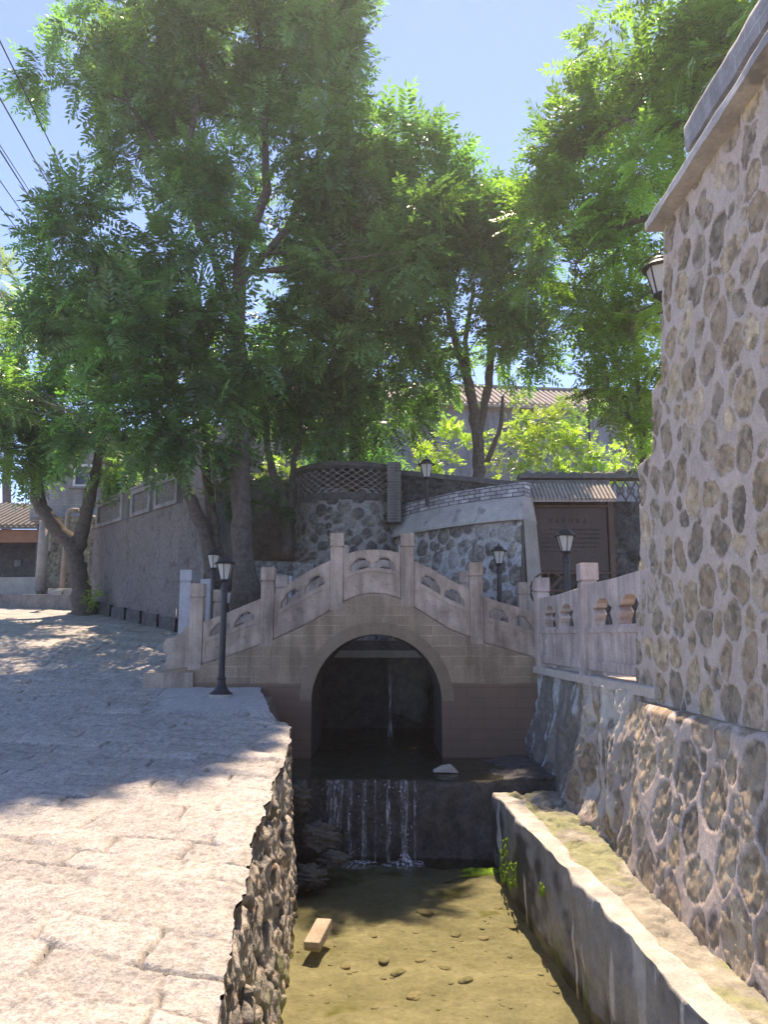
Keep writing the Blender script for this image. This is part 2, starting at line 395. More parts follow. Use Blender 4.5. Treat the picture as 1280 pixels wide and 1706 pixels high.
while ss[-1] < 4.6: ss.append(ss[-1]+.0165)
while ss[-1] < 34: ss.append(ss[-1]*1.018)
ss = np.array(ss)
SS, YY = np.meshgrid(ss, yy)
XX = edgeX(YY) - SS
h, c3 = slabs(XX, YY)
zz = zp(XX, YY) + h
lip = np.exp(-(SS/.05)**2)*.03*vn(XX*0+1, YY*9, 3); zz = zz-lip
# smoother cement apron beside the bridge
ap = sst(YY, 10.3, 10.9)*sst(-SS, -1.7, -1.3)*sst(-YY, -13.5, -12.6)
ap = ap*sst(fbm(XX*2, YY*2, 77, 3)+ap*.5, .5, .8)
zz = zz*(1-ap) + (zp(XX, YY)+.02+(fbm(XX*5, YY*5, 70, 3)-.5)*.02)*ap
c3 = c3*(1-ap[..., None]) + np.array([.46, .45, .43])*ap[..., None]
plaza = tag(grid('paved_plaza', np.stack([XX, YY, zz], -1), M['paving'], col=c3, flip=True), kind='structure')

# ------------------------------------------------------------------ cobble height field
def cobble(U, V, rmin, rmax, seed, gap=.10, n_try=4000, pack=.86, aniso=(.6, 1.0), upright=.5, warp=1.0):
    rs = np.random.RandomState(seed)
    u0, u1, v0, v1 = U.min(), U.max(), V.min(), V.max()
    C = []; 
    radii = np.sort(rmin + (rmax-rmin)*rs.rand(n_try)**1.8)[::-1]
    arr = np.zeros((n_try, 3)); n = 0
    for k in range(n_try):
        r = radii[k]
        for _ in range(3):
            p = (u0-.1+(u1-u0+.2)*rs.rand(), v0-.1+(v1-v0+.2)*rs.rand())
            if n == 0 or np.all((arr[:n, 0]-p[0])**2 + (arr[:n, 1]-p[1])**2 > ((arr[:n, 2]+r)*pack)**2):
                arr[n] = (p[0], p[1], r); n += 1; break
    d1 = np.full(U.shape, 9.0); d2 = np.full(U.shape, 9.0); sid = np.zeros(U.shape, int)
    wu = (fbm(U*7, V*7, seed+1, 4)-.5)*.07*warp; wv = (fbm(U*7, V*7, seed+2, 4)-.5)*.07*warp
    Uw = U+wu; Vw = V+wv
    ui = U[0, :]; vi = V[:, 0]
    for k in range(n):
        cx, cy, r = arr[k]
        a0, a1 = np.searchsorted(ui, [cx-2.2*r-.05, cx+2.2*r+.05]); b0, b1 = np.searchsorted(vi, [cy-2.2*r-.05, cy+2.2*r+.05])
        if a1 <= a0 or b1 <= b0: continue
        th = rs.randn()*.6 + (math.pi/2 if rs.rand() < upright else 0); asp = aniso[0]+(aniso[1]-aniso[0])*rs.rand()
        du = Uw[b0:b1, a0:a1]-cx; dv = Vw[b0:b1, a0:a1]-cy
        x = (du*math.cos(th)+dv*math.sin(th))/(r*1.12); y = (-du*math.sin(th)+dv*math.cos(th))/(r*1.12*asp)
        p = 2.0+rs.rand()*1.0
        d = (np.abs(x)**p+np.abs(y)**p)**(1/p)
        D1 = d1[b0:b1, a0:a1]; D2 = d2[b0:b1, a0:a1]; S = sid[b0:b1, a0:a1]
        m1 = d < D1
        D2[:] = np.where(m1, D1, np.minimum(D2, d)); S[:] = np.where(m1, k, S); D1[:] = np.where(m1, d, D1)
    ins = np.minimum(1.0-d1, (d2-d1)*.75-gap)
    return ins, d1, sid, rs.rand(n+1, 4)
STONE_A = [(.20, .175, .15), (.25, .215, .18), (.17, .155, .14), (.29, .25, .205), (.22, .20, .18), (.155, .145, .135)]
STONE_W = [(.37, .28, .19), (.43, .33, .22), (.33, .26, .185), (.47, .37, .25), (.38, .305, .22), (.29, .235, .175)]
STONE_N = [(.37, .31, .255), (.43, .36, .29), (.32, .275, .23), (.46, .385, .305), (.38, .33, .275), (.29, .255, .225)]
def stone_cols(sid, rnd, pal, ochre=.03):
    pal = np.array(pal); idx = (rnd[:, 0]*len(pal)).astype(int) % len(pal)
    c = pal[idx]*(.8+.4*rnd[:, 1:2])
    c = np.where(rnd[:, 2:3] < ochre, np.array([[.52, .38, .22]]), c)
    return c[sid]
def wall_field(U, V, rmin, rmax, seed, mortar, pal=STONE_A, recess=True, gap=.10, amp=.018, ochre=.03, upright=.5, aniso=(.6, 1.0), pack=.86, rimw=.045, smear=.75, vc=(.40, 1.25), warp=1.0):
    ins, d1, sid, rnd = cobble(U, V, rmin, rmax, seed, gap, pack=pack, aniso=aniso, upright=upright, warp=warp)
    mask = sst(ins, 0, .07)
    sc = stone_cols(sid, rnd, pal, ochre)
    n = fbm(U*11, V*11, seed+20, 5); n2 = fbm(U*30, V*30, seed+23, 3)
    vein = fbm(U*16+sid*.37, V*16, seed+28, 4)
    sc = sc*(vc[0]+vc[1]*vein)[..., None]*(1-.38*sst(fbm(U*13+sid*.71, V*13, seed+60, 4), .54, .62))[..., None]
    rim = np.exp(-((ins-.04)/rimw)**2)
    sc = sc*(1-.52*rim[..., None])  # shadow gap round each stone, painted in as a dark outline
    mc = np.array(mortar)*(.86+.26*fbm(U*2, V*2, seed+30, 4))[..., None]
    # mortar smeared over some stones
    sm = sst(fbm(U*2.2, V*2.2, seed+35, 4), .54, .66)*smear
    mk = mask*(1-sm*.75)
    col = mc*(1-mk[..., None]) + sc*mk[..., None]
    if recess: h = -mask*amp*.5 - rim*amp*.7 + mask*(n-.5)*amp*2.2*(1+rnd[sid, 3]) + (n2-.5)*.008
    else: h = np.clip(ins, 0, .6)**.6*amp*2.2 + mask*(n-.5)*amp*1.5 + (n2-.5)*.008
    h = h + (fbm(U*1.1, V*1.1, seed+40, 3)-.5)*.07
    return h, col

# ------------------------------------------------------------------ tall entrance wall on the right
tw = empty('stone_wall', (2.6, 6, 1), 'tall river-stone wall in thick mortar at the right edge, with sloped plaster coping', 'wall')
U, V = np.meshgrid(np.arange(0, 8.9, .0135), np.arange(.92, 5.48, .0135))
h, c3 = wall_field(U, V, .06, .17, 11, (.53, .435, .37), pal=STONE_W, gap=.10, amp=.014, ochre=.03, pack=.97, aniso=(.6, .95), upright=.65, rimw=.026, smear=.08+.5*sst(V, 2.6, 4.2), vc=(.60, .80), warp=1.5)
Lz = 7.98 - .18*sst(V, 1.0, 3.3) - .42*sst(V, 3.28, 3.34) - .26*sst(V, 3.93, 3.99) - .12*sst(V, 4, 5.4)
Lz = Lz + (fbm(V*2.3, V*0, 55, 3)-.5)*.09
Xf = 2.50 + .16*(V-1.0)/4.4
u = U; Rr = .10
a = np.clip((u-(Lz-Rr))/Rr, 0, math.pi/2)
over = np.maximum(u-(Lz-Rr)-Rr*math.pi/2, 0)
px = Xf + Rr - Rr*np.cos(a) + over; py = np.minimum(u, Lz-Rr) + Rr*np.sin(a)
nx = -np.cos(a); ny = np.sin(a)
grid('stone_face', np.stack([px+nx*h, py+ny*h, V], -1), M['cobble_near'], tw, col=c3, flip=False)
mb = MB(); mb.box((2.85, -3, .9), (4.2, 6.6, 5.46)); mb.box((2.7, 6.6, .9), (4.2, 7.05, 3.95)); mb.box((2.5, -3, -1), (4.2, 0.05, 5.46))
mb.build('wall_core', M['concrete'], tw)
def ragged_slab(name, sec, path, mat, parent, seed, amp=.015, n=7, closed=True, step=.05):
    """sweep a cross-section [(off, z)] along a path (list of Vector plan points with normals to the left)"""
    pts = [Vector(p) for p in path]; out = []
    d = [0.0]
    for i in range(1, len(pts)): d.append(d[-1]+(pts[i]-pts[i-1]).length)
    ts = np.arange(0, d[-1]+step*.5, step)
    xs_ = np.interp(ts, d, [p.x for p in pts]); ys_ = np.interp(ts, d, [p.y for p in pts])
    tx = np.gradient(xs_); ty = np.gradient(ys_); l = np.hypot(tx, ty); nxx = -ty/l; nyy = tx/l
    S = []
    m_ = len(sec) + (1 if closed else 0)
    for i in range(m_-1):
        a0 = sec[i]; a1 = sec[(i+1) % len(sec)]
        for t in np.linspace(0, 1, n, endpoint=False): S.append((a0[0]+(a1[0]-a0[0])*t, a0[1]+(a1[1]-a0[1])*t))
    S.append(S[0] if closed else sec[-1])
    S = np.array(S); Pos = np.zeros((len(ts), len(S), 3))
    for k in range(len(S)):
        off = S[k, 0] + (fbm(ts*4+S[k, 0]*9, S[k, 1]*9+0*ts, seed, 4)-.5)*amp*2
        z = S[k, 1] + (fbm(ts*4+S[k, 0]*7, S[k, 1]*8+4+0*ts, seed+5, 4)-.5)*amp*2
        Pos[:, k] = np.stack([xs_+nxx*off, ys_+nyy*off, z], -1)
    if closed: Pos[:, -1] = Pos[:, 0]
    return Pos
def capped(name, Pos, mat, parent, flip=False, smooth=True, col=None):
    nr, nc = Pos.shape[:2]
    me_v = Pos.reshape(-1, 3); f = grid_faces(nr, nc)
    o = from_np(name, me_v, f, mat, parent, col, smooth)
    bm = bmesh.new(); bm.from_mesh(o.data); bm.verts.ensure_lookup_table()
    for r0 in (0, nr-1):
        try: bm.faces.new([bm.verts[r0*nc+k] for k in range(nc-1)])
        except Exception: pass
    bmesh.ops.recalc_face_normals(bm, faces=bm.faces); bm.to_mesh(o.data); bm.free()
    return o
# coping: eave slab, sloping plaster with a sloping far end, upper brick slab
ev = ragged_slab('eave', [(.14, 5.44), (.14, 5.52), (-.6, 5.56), (-.6, 5.44)], [(2.66, -2, 0), (2.66, 7.02, 0)], None, None, 3, .012)
capped('eave_slab', ev, M['coping'], tw)
mb = MB()
y1, x0 = 6.99, 2.55
# plaster slope (front) and hip end
A = (2.54, -2, 5.52); B = (2.54, 6.98, 5.52); C_ = (2.88, 6.62, 6.06); D_ = (2.88, -2, 6.06); E_ = (3.9, 6.98, 5.52); G_ = (3.5, 6.62, 6.06); H_ = (3.5, -2, 6.06); I_ = (3.9, -2, 5.52)
mb.add([A, B, C_, D_, E_, G_, H_, I_], [(0, 1, 2, 3), (1, 4, 5, 2), (4, 7, 6, 5), (3, 2, 5, 6), (0, 3, 6, 7)])
mb.build('plaster_slope', M['coping'], tw)
ub = ragged_slab('upper', [(.07, 6.05), (.07, 6.30), (-.66, 6.34), (-.66, 6.05)], [(2.88, -2, 0), (2.88, 6.66, 0)], None, None, 13, .012)
capped('upper_slab', ub, M['bandbrick_y'], tw)

# lower retaining wall
rw = empty('retaining_wall', (2.4, 9, 0), 'rough stone retaining wall rising from the ledge beneath the side railing', 'wall')
U, V = np.meshgrid(np.arange(0, 12.62, .017), np.arange(-.62, 1.14, .017))
h, c3 = wall_field(U, V, .08, .22, 23, (.50, .41, .35), pal=STONE_W, pack=.98, gap=.10, rimw=.028, smear=.12, vc=(.6, .8), warp=1.3, amp=.015, ochre=.03, upright=.7, recess=True)
far = sst(U, 7.0, 8.2)
topz = np.where(U > 7.75, 1.06, .98)
Vc = np.minimum(V, topz + 0*V)
Xw = 2.19 + .25*(Vc+.45)/1.5 + .02*sst(U, 7.4, 8.2)
step = sst(-U, -7.6, -7.2)*sst(-V, -.98, -.93)*.04
rag = far*((fbm(U*3.2, V*2.0, 61, 5)-.5)*.30 + np.abs(fbm(U*9, V*4, 62, 4)-.5)*.10)
Xw = Xw - h - step - rag*.8 + np.where(U < 7.75, np.clip((V-.98)/.16, 0, 1)*.34, 0)
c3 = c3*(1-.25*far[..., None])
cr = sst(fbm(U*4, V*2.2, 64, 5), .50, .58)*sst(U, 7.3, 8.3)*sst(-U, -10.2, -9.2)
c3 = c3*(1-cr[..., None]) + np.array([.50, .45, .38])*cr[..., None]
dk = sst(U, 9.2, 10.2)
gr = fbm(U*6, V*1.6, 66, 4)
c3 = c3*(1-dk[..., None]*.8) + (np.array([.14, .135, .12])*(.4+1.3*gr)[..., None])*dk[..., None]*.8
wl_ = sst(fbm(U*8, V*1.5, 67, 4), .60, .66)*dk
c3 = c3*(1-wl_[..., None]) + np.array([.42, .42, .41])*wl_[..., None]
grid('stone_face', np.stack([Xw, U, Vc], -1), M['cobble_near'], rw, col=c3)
cp_ = ragged_slab('cap', [(.06, 1.03), (.06, 1.125), (-.55, 1.14), (-.55, 1.03)], [(2.53, 7.3, 0), (2.47, 9, 0), (2.40, 12.5, 0)], None, None, 21, .009)
capped('cap', cp_, M['capstone'], rw)

# ------------------------------------------------------------------ ledge at the foot of the wall
lg = empty('stone_ledge', (1.8, 6, -.4), 'low mossy ledge with pale concrete curb running between the stream and the tall wall', 'ledge')
us = np.arange(-2, 10.52, .018)
ed = ipl(us, [(-2, 1.80), (4.4, 1.70), (7, 1.60), (10.5, 1.41)])
sec = np.concatenate([np.linspace(-.85, 0, 60), [0.0], np.zeros(60)]); secz = np.concatenate([np.zeros(60), [-.012], np.linspace(-.03, -1.15, 60)])
Yg = us[:, None] + 0*sec[None, :]; Sg = sec[None, :]+0*Yg; Zg = secz[None, :]+0*Yg
Xg = ed[:, None] - Sg
top = Zg > -.02
curbw = .20 + (fbm(Yg*1.6, Yg*0, 81, 4)-.5)*.20
curb = sst(-(-Sg), -curbw-.02, -curbw+.015) * top
mossy = sst(Yg, 8.2, 9.0)
inner_h = (fbm(Xg*5, Yg*5, 83, 5)-.5)*.075 + (fbm(Xg*15, Yg*15, 183, 4)-.5)*.035 - .035 - .03*np.exp(-((fbm(Xg*1.6, Yg*1.6, 184, 4)-.5)/.012)**2) + mossy*.05*sst(fbm(Xg*3, Yg*3, 84, 3), .35, .5)
Z = -.40 + np.where(top, curb*(.0+(fbm(Xg*4, Yg*4, 85, 4)-.5)*.03) + (1-curb)*inner_h, Zg)
side = ~top
Xg = Xg + np.where(side, -(fbm(Yg*2.5, Zg*2.5, 86, 5)-.5)*.09, 0) - (fbm(Yg*3, Yg*0+2, 87, 4)-.5)*.06*np.exp(Sg*8)
ct = np.array([.42, .395, .36])*(.6+.7*fbm(Xg*4, Yg*4, 88, 4))[..., None]
ci = np.array([.27, .25, .205])*(.35+1.3*fbm(Xg*9, Yg*9, 89, 5))[..., None]
mo = sst(fbm(Xg*2.1, Yg*2.1, 90, 4)+.22*mossy, .5, .66)
ci = ci*(1-.7*mo[..., None]) + np.array([.21, .23, .10])*.7*mo[..., None]
cs = np.array([.28, .275, .26])*(.7+.6*fbm(Yg*3, Zg*1.2, 91, 4))[..., None]
blk = sst(fbm(Yg*1.5, Zg*2.2+3, 92, 5) + sst(-Zg, .15, .9)*.13, .50, .68)*.9
cs = cs*(1-blk[..., None]) + np.array([.05, .05, .045])*blk[..., None]
wh = sst(fbm(Yg*7, Zg*1.0, 93, 3), .67, .72); cs = cs*(1-wh[..., None]) + np.array([.5, .5, .48])*wh[..., None]
alg = sst(fbm(Yg*4, Zg*5, 94, 4), .55, .62)*sst(-Zg, .55, .8)*.6
cs = cs*(1-alg[..., None]) + np.array([.13, .16, .04])*alg[..., None]
mt = ct*curb[..., None] + ci*(1-curb[..., None])
c3 = np.where(side[..., None], cs, mt)
grid('ledge_slab', np.stack([Xg, Yg, Z], -1), M['ledge'], lg, col=c3, flip=True)
mb = MB(); mb.box((1.46, 10.3, -1.6), (2.5, 10.49, -.43)); mb.build('ledge_end', M['darkwall'], lg)
# moss cushions on the ledge side
rnd = random.Random(4)
def blob(name, c, r, mat, parent=None, seed=0, sub=3, amp=.3, squash=(1, 1, 1), freq=3.0):
    bm = bmesh.new(); bmesh.ops.create_icosphere(bm, subdivisions=sub, radius=1)
    for v in bm.verts:
        p = v.co.copy()
        k = 1 + amp*(float(fbm(np.array(p.x*freq+seed), np.array(p.y*freq+p.z*2.1*freq), seed % 40, 3))-.5)*2
        v.co = Vector((p.x*k*r*squash[0], p.y*k*r*squash[1], p.z*k*r*squash[2]))
    me = bpy.data.meshes.new(name); bm.to_mesh(me); bm.free()
    me.polygons.foreach_set('use_smooth', [True]*len(me.polygons))
    o = link(name, me, mat, None)
    o.location = c
    if parent is not None: o.parent = parent; o.matrix_parent_inverse = pmat(parent).inverted()
    return o
def mosspatch(px0, px1, py0, py1, n, X0, seed, lab):
    bm = bmesh.new(); rr = random.Random(seed)
    for k in range(n):
        px = rr.uniform(px0, px1); py = rr.uniform(py0, py1)
        u_ = (px-640)/F; Yd = X0/u_ * (CP + (py-853)/F*SP)
        q = P(px, py, Yd)
        M_ = Matrix.Translation((q.x-.0, q.y, q.z)) @ Matrix.Diagonal((.35, 1, 1.2, 1))
        bmesh.ops.create_icosphere(bm, subdivisions=1, radius=rr.uniform(.012, .038), matrix=M_)
    me = bpy.data.meshes.new('moss'); bm.to_mesh(me); bm.free()
    return tag(link('moss', me, M['moss']), lab, 'moss', kind='stuff')
mosspatch(834, 846, 1400, 1470, 60, 1.385, 1, 'bright green moss hanging on the ledge side near its far corner')
mosspatch(846, 861, 1440, 1478, 46, 1.40, 2, 'yellow-green moss tuft low on the ledge side')
mosspatch(899, 908, 1475, 1490, 12, 1.50, 3, 'small moss tuft higher on the ledge side')

# ------------------------------------------------------------------ left canal wall
cw = empty('canal_wall', (-.9, 6, -.5), 'jagged rough stone wall dropping from the plaza edge into the stream', 'wall')
us = np.concatenate([np.arange(-4, 2.6, .06), np.arange(2.6, 12.6, .016)])
vs_ = np.linspace(0, 1, 130)
Ug, Vg = np.meshgrid(us, vs_)
et = edgeX(Ug); zt = zp(et, Ug)-.035
Zw = zt + (-1.55-zt)*Vg
foot = ipl(Ug, [(-4, -.7), (6, -.74), (9, -.92), (10.2, -1.12), (10.6, -1.35), (12.3, -1.88), (12.6, -1.95)])
Xw = et + (foot-et)*Vg
st = fbm(Ug*3.4, Zw*6.5, 101, 5)-.5; st2 = np.abs(fbm(Ug*7, Zw*3.2, 102, 4)-.5)
env = sst(Vg, 0, .06)
insC, d1C, sidC, rndC = cobble(Ug, Vg*2.0, .04, .24, 303, .05, pack=.84, aniso=(.45, .9), upright=.15)
stn = np.clip(insC, -.05, .5)
disp = ((rndC[sidC, 3]-.5)*.07*sst(insC, -.02, .12) + np.minimum(stn, .16)*.22 + st*.13 + (fbm(Ug*13, Zw*13, 103, 5)-.5)*.06)*env - .05*env
disp = disp*.72
Xw = Xw + disp
tn = fbm(Ug*4, Zw*5, 104, 5)
c3 = np.array([.29, .27, .245])*(.45+.9*tn)[..., None]*(.6+.8*rndC[sidC, 1])[..., None]*(.35+.65*sst(insC, -.03, .10))[..., None]
li = sst(fbm(Ug*6, Zw*3.4, 105, 5), .53, .60); c3 = c3*(1-li[..., None]) + np.array([.40, .36, .30])*li[..., None]
rd = sst(fbm(Ug*9, Zw*7, 107, 4), .66, .70)*.5; c3 = c3*(1-rd[..., None]) + np.array([.36, .19, .12])*rd[..., None]
gn = sst(fbm(Ug*3, Zw*5, 108, 4), .62, .68)*sst(-Zw, .6, 1.1)*.6; c3 = c3*(1-gn[..., None]) + np.array([.14, .19, .04])*gn[..., None]
grid('rock_face', np.stack([Xw, Ug, Zw], -1), M['canal_rock'], cw, col=c3, flip=True)

# ------------------------------------------------------------------ stream bed, water, weir
U, V = np.meshgrid(np.arange(-1.5, 1.95, .03), np.arange(-4, 11.0, .03))
def bedz(U, V): return -1.37 + (fbm(U*1.2, V*1.2, 120, 4)-.5)*.12 + (fbm(U*7, V*7, 121, 4)-.5)*.05 + sst(-np.hypot((U-1.2)*1.5, (V-9.9)), -.7, -.1)*.10
zb = bedz(U, V)
tag(grid('stream_bed', np.stack([U, V, zb], -1), M['bed']), kind='structure')
mb = MB(); mb.add([(-1.45, -4, -1.25), (1.9, -4, -1.25), (1.9, 11.0, -1.25), (-1.45, 11.0, -1.25)], [(0, 1, 2, 3)])
tag(mb.build('stream_water', M['water'], fixn=False), kind='structure')
mb = MB(); mb.add([(-2.0, 10.82, -.262), (.15+1.0, 10.60, -.262), (2.4, 10.60, -.262), (2.4, 16.45, -.262), (-2.0, 16.45, -.262)], [(0, 1, 2, 3, 4)])
tag(mb.build('upper_water', M['water'], fixn=False), kind='structure')
# weir shelf
U, V = np.meshgrid(np.arange(-2.1, 2.5, .035), np.linspace(0, 1, 120))
yf = 10.85 - .22*sst(U, -.6, .9) + (fbm(U*2.4, U*0, 130, 3)-.5)*.12
fall = sst(V, 0, .35)
Yw = np.where(V < .35, yf + (fbm(U*4, V*9, 131, 4)-.5)*.16, yf + (V-.35)/.65*(16.4-yf))
Zw = np.where(V < .35, -1.6+(1.29*V/.35), -.30 + (fbm(U*3, Yw*3, 132, 4)-.5)*.09*sst(V, .35, .42) + sst(U, 1.2, 1.9)*.07)
tag(grid('stone_weir', np.stack([U, Yw, Zw], -1), M['darkwall'], flip=False), 'dark wet stone shelf the stream spills over under the bridge', 'weir')
wf = empty('waterfall', (0, 10.6, -.3), 'thin veil of water dripping off the dark shelf into the pool', 'waterfall')
def sheet(px0, px1, y0, y1, spread=0.0, yoff=0.0):
    a0 = P(px0, 1292, 10.68); b0 = P(px1, 1292, 10.68)
    n = 14; V_ = []
    for i in range(n+1):
        t = i/n; z = -.27 + (-1.25+.27)*t; yv = 10.66 - .16*math.sqrt(t) + yoff
        V_.append([(a0.x+spread*t*.3, yv, z), (b0.x-spread*t*.3+(px1-px0)*.0, yv, z)])
    return np.array(V_)
rnd = random.Random(9)
for (q0, q1, sp_) in ((545, 573, .12), (580, 588, .04), (604, 611, .0), (624, 627, 0), (644, 650, 0), (667, 680, .05), (689, 692, .0)):
    grid('water_strand', sheet(q0, q1, 0, 0, sp_, rnd.uniform(-.02, .02)), M['fall'], wf)
mbd = MB()
for k in range(260):
    px = rnd.choice([rnd.gauss(585, 6), rnd.gauss(608, 5), rnd.gauss(645, 6), rnd.gauss(674, 4), rnd.gauss(676, 5), rnd.gauss(555, 9), rnd.gauss(693, 3)])
    t = rnd.random(); q = P(px, 1292, 10.68)
    r_ = rnd.uniform(.003, .008)
    mbd.lathe([(0.0005, -r_*2), (r_, -r_*.6), (r_*.8, r_*.6), (0.0005, r_*2.4)], (q.x, 10.62-.14*math.sqrt(t)+rnd.uniform(-.03, .03), -.28-.95*t), 5)
mbd.build('droplets', M['foam'], wf)
RR_, TT_ = np.meshgrid(np.linspace(.01, 1, 30), np.linspace(0, 2*math.pi, 64))
for (px, py, rx, hh) in ((676, 1408, .27, .16), (598, 1398, .24, .05), (555, 1392, .16, .04)):
    c = P(px, py, 10.35); k_ = rx*(.7+.6*fbm(np.cos(TT_)*2+px, np.sin(TT_)*2, 143, 3))
    cu = np.cos(TT_)*RR_; cv_ = np.sin(TT_)*RR_
    zf = -1.244 + np.exp(-(RR_/.30)**2)*hh*(.3+fbm(cu*6+px, cv_*6, 140, 4)) + (fbm(cu*9, cv_*9, 141, 3)-.5)*.03*(1-RR_)
    grid('splash', np.stack([c.x+cu*k_, 10.40+cv_*k_*.8, zf], -1), M['foam'], wf)
# rocks
def rock(px, py, Y_, r, lab, sq=(1.3, 1, .6), seed=1, mat='rock', name='rock', group=None, z=None, cat='rock'):
    q = P(px, py, Y_); 
    if z is not None: q.z = z
    return tag(blob(name, q, r, M[mat], None, seed, 5, .45, sq, 2.2), lab, cat, group)
rock(530, 1395, 10.25, .22, 'dark wet boulder heaped left of the waterfall', (1.2, .9, .8), 3)
rock(515, 1460, 9.7, .20, 'dark boulder at the foot of the canal wall, nearest the camera of the heap', (1.1, 1.2, .6), 8)
rock(498, 1330, 10.6, .20, 'dark stone lodged against the canal wall above the boulder heap', (.9, .9, 1.0), 14)
rock(556, 1432, 10.0, .15, 'low dark stone in the water beside the boulder heap', (1.3, 1, .6), 18)
mb = MB()
_q = P(533, 1572, 7.75); T_ = Matrix.Translation((_q.x-.03, 7.95, -1.20)) @ Matrix.Rotation(R(-14), 4, 'Z') @ Matrix.Rotation(R(13), 4, 'X')
mb.prism([[(-.08, -.045), (.08, -.05), (.076, .045), (-.08, .04)]], -.20, .19, T_)
tag(mb.build('stone_block', M['tanrock'], bevel=.012), 'tan rectangular stone block lying tilted in the shallow water', 'block')
mb = MB(); q = P(740, 1282, 11.2)
mb.prism([[(-.15, -.03), (.2, -.04), (.10, .05), (-.02, .03)]], -.1, .14, Matrix.Translation((q.x, q.y, -.22)))
tag(mb.build('stone_slab', M['capstone'], bevel=.01), 'pale flat stone chip on the weir edge right of the waterfall', 'stone')
# pebbles in the bed: larger ones are things
proto = []
for k in range(5): 
    proto.append(blob('pebble', (0, 0, -9), .06, M['pebble'] if k % 2 else M['tanrock'], None, 30+k, 3, .4, (1.3, 1, .35), 1.4))
rnd = random.Random(12); first = [True]*5
spots = [(708, 1525, .075), (777, 1640, .05), (700, 1600, .04), (745, 1465, .05), (830, 1515, .035), (870, 1470, .05), (640, 1600, .05), (575, 1612, .045), (760, 1555, .05), (805, 1560, .05), (620, 1560, .04), (665, 1620, .055), (855, 1545, .04), (740, 1612, .05), (690, 1660, .06), (920, 1640, .04)]
PL = ['', '', 'small pebble under the water a little below the largest flat pebble', 'pebble in the tree shadow nearest the waterfall splash', 'pebble near the ledge wall above the scattered cluster', 'pebble closest to the moss on the ledge wall', 'pebble midway between the tan block and the largest pebble', 'small pebble touching the right end of the tan block', 'left pebble of the pair in the middle right of the pool', 'right pebble of the pair in the middle right of the pool', 'pebble just right of the tan block, beyond it', 'pebble in the lower left of the pool, below the tan block', 'pebble by the ledge wall halfway down the pool', 'pebble in the lower middle, beside the reddish round one', 'pebble at the very bottom of the pool, left of its middle', 'lone pebble at the lower right of the pool']
for k, (px, py, r_) in enumerate(spots):
    v_ = -(py-853)/F; kk = (SP+v_*CP)/(CP-v_*SP); Yd = (-1.36-EYE)/kk
    q = P(px, py, Yd); o = proto[k % 5]
    if not first[k % 5]: o = o.copy(); COL.objects.link(o)
    first[k % 5] = False
    o.location = (q.x, q.y, float(bedz(q.x, q.y))+.004); s = r_/.06; o.scale = (s, s, s); o.rotation_euler = (0, 0, rnd.uniform(0, 6))
    if k == 0: tag(o, 'largest brown flat pebble in the middle of the pool', 'pebble', 'pebbles on the stream bed')
    elif k == 1: tag(o, 'reddish round pebble near the bottom of the pool', 'pebble', 'pebbles on the stream bed')
    else: tag(o, PL[k], 'pebble', 'pebbles on the stream bed')
bm = bmesh.new()
for k in range(240):
    x = rnd.uniform(-.9, 1.55); y = rnd.uniform(4.5, 10.2); r_ = rnd.uniform(.008, .030)
    mt_ = Matrix.Translation((x, y, float(bedz(x, y)))) @ Matrix.Rotation(rnd.uniform(0, 6), 4, 'Z') @ Matrix.Diagonal((1.4, 1, .35, 1))
    bmesh.ops.create_icosphere(bm, subdivisions=1, radius=r_, matrix=mt_)
me = bpy.data.meshes.new('gravel'); bm.to_mesh(me); bm.free()
tag(link('gravel', me, M['bed']), 'fine gravel strewn over the stream bed', 'gravel', kind='stuff')
U, V = np.meshgrid(np.linspace(-1, 1, 40), np.linspace(-1, 1, 40)); rr = np.hypot(U, V)
q = P(808, 1440, 10.1)
tag(grid('algae_mat', np.stack([q.x-.03+U*.24*(1+.25*np.sin(V*5)), 10.12+V*.17, -1.26+.05*sst(-rr, -1, -.6)*fbm(U*5, V*5, 150, 4)], -1), M['moss']), 'green algae mat at the pool edge below the ledge corner', 'algae')

# ------------------------------------------------------------------ bridge
YB = 12.5; YB2 = 14.4
def Q(px, py): q = P(px, py, YB); return (q.x, q.z)
br = empty('stone_bridge', (0, YB, .8), 'small arched stone footbridge with carved marble railings over the stream', 'bridge')
line_px = [(243, 1122), (268, 1120), (318, 1111), (337, 1107), (395, 1089), (455, 1066), (500, 1046), (540, 1024), (570, 1004), (595, 993), (620, 988.5), (645, 991), (668, 998), (691, 1012), (745, 1047), (783, 1062), (806, 1071), (850, 1084), (905, 1100)]
LP = [Q(*p) for p in line_px]
def zl(x): return float(np.interp(x, [p[0] for p in LP], [p[1] for p in LP]))
cx = Q(628, 1000)[0]; ra = .5*(Q(737, 1165)[0]-Q(520, 1165)[0]); zc = Q(628, 1168)[1]; zt_ = Q(628, 1057)[1]; rb = zt_-zc
arch = [(cx+ra, -.9)] + [(cx+ra*math.cos(t), zc+rb*math.sin(t)) for t in np.linspace(0, math.pi, 33)] + [(cx-ra, -.9)]
xl = LP[0][0]; xr = LP[-1][0]+.12
out = [(xl, .55), (xl, LP[0][1])] + LP[1:] + [(xr, LP[-1][1]), (xr, -.9)] + arch + [(-2.2, -.9), (-2.2, .55)]
mb = MB(); mb.prism([out], YB, YB+.3); mb.build('spandrel_wall', M['bridgewall'], br, bevel=.01)
mb = MB(); mb.prism([out], YB2-.3, YB2); mb.build('spandrel_wall', M['bridgewall'], br)
xs_ = np.linspace(xl, xr, 60)
Pos = np.array([[(x, YB+.25, zl(x)-.03) for x in xs_], [(x, YB2-.25, zl(x)-.03) for x in xs_]])
grid('deck', Pos, M['capstone'], br)
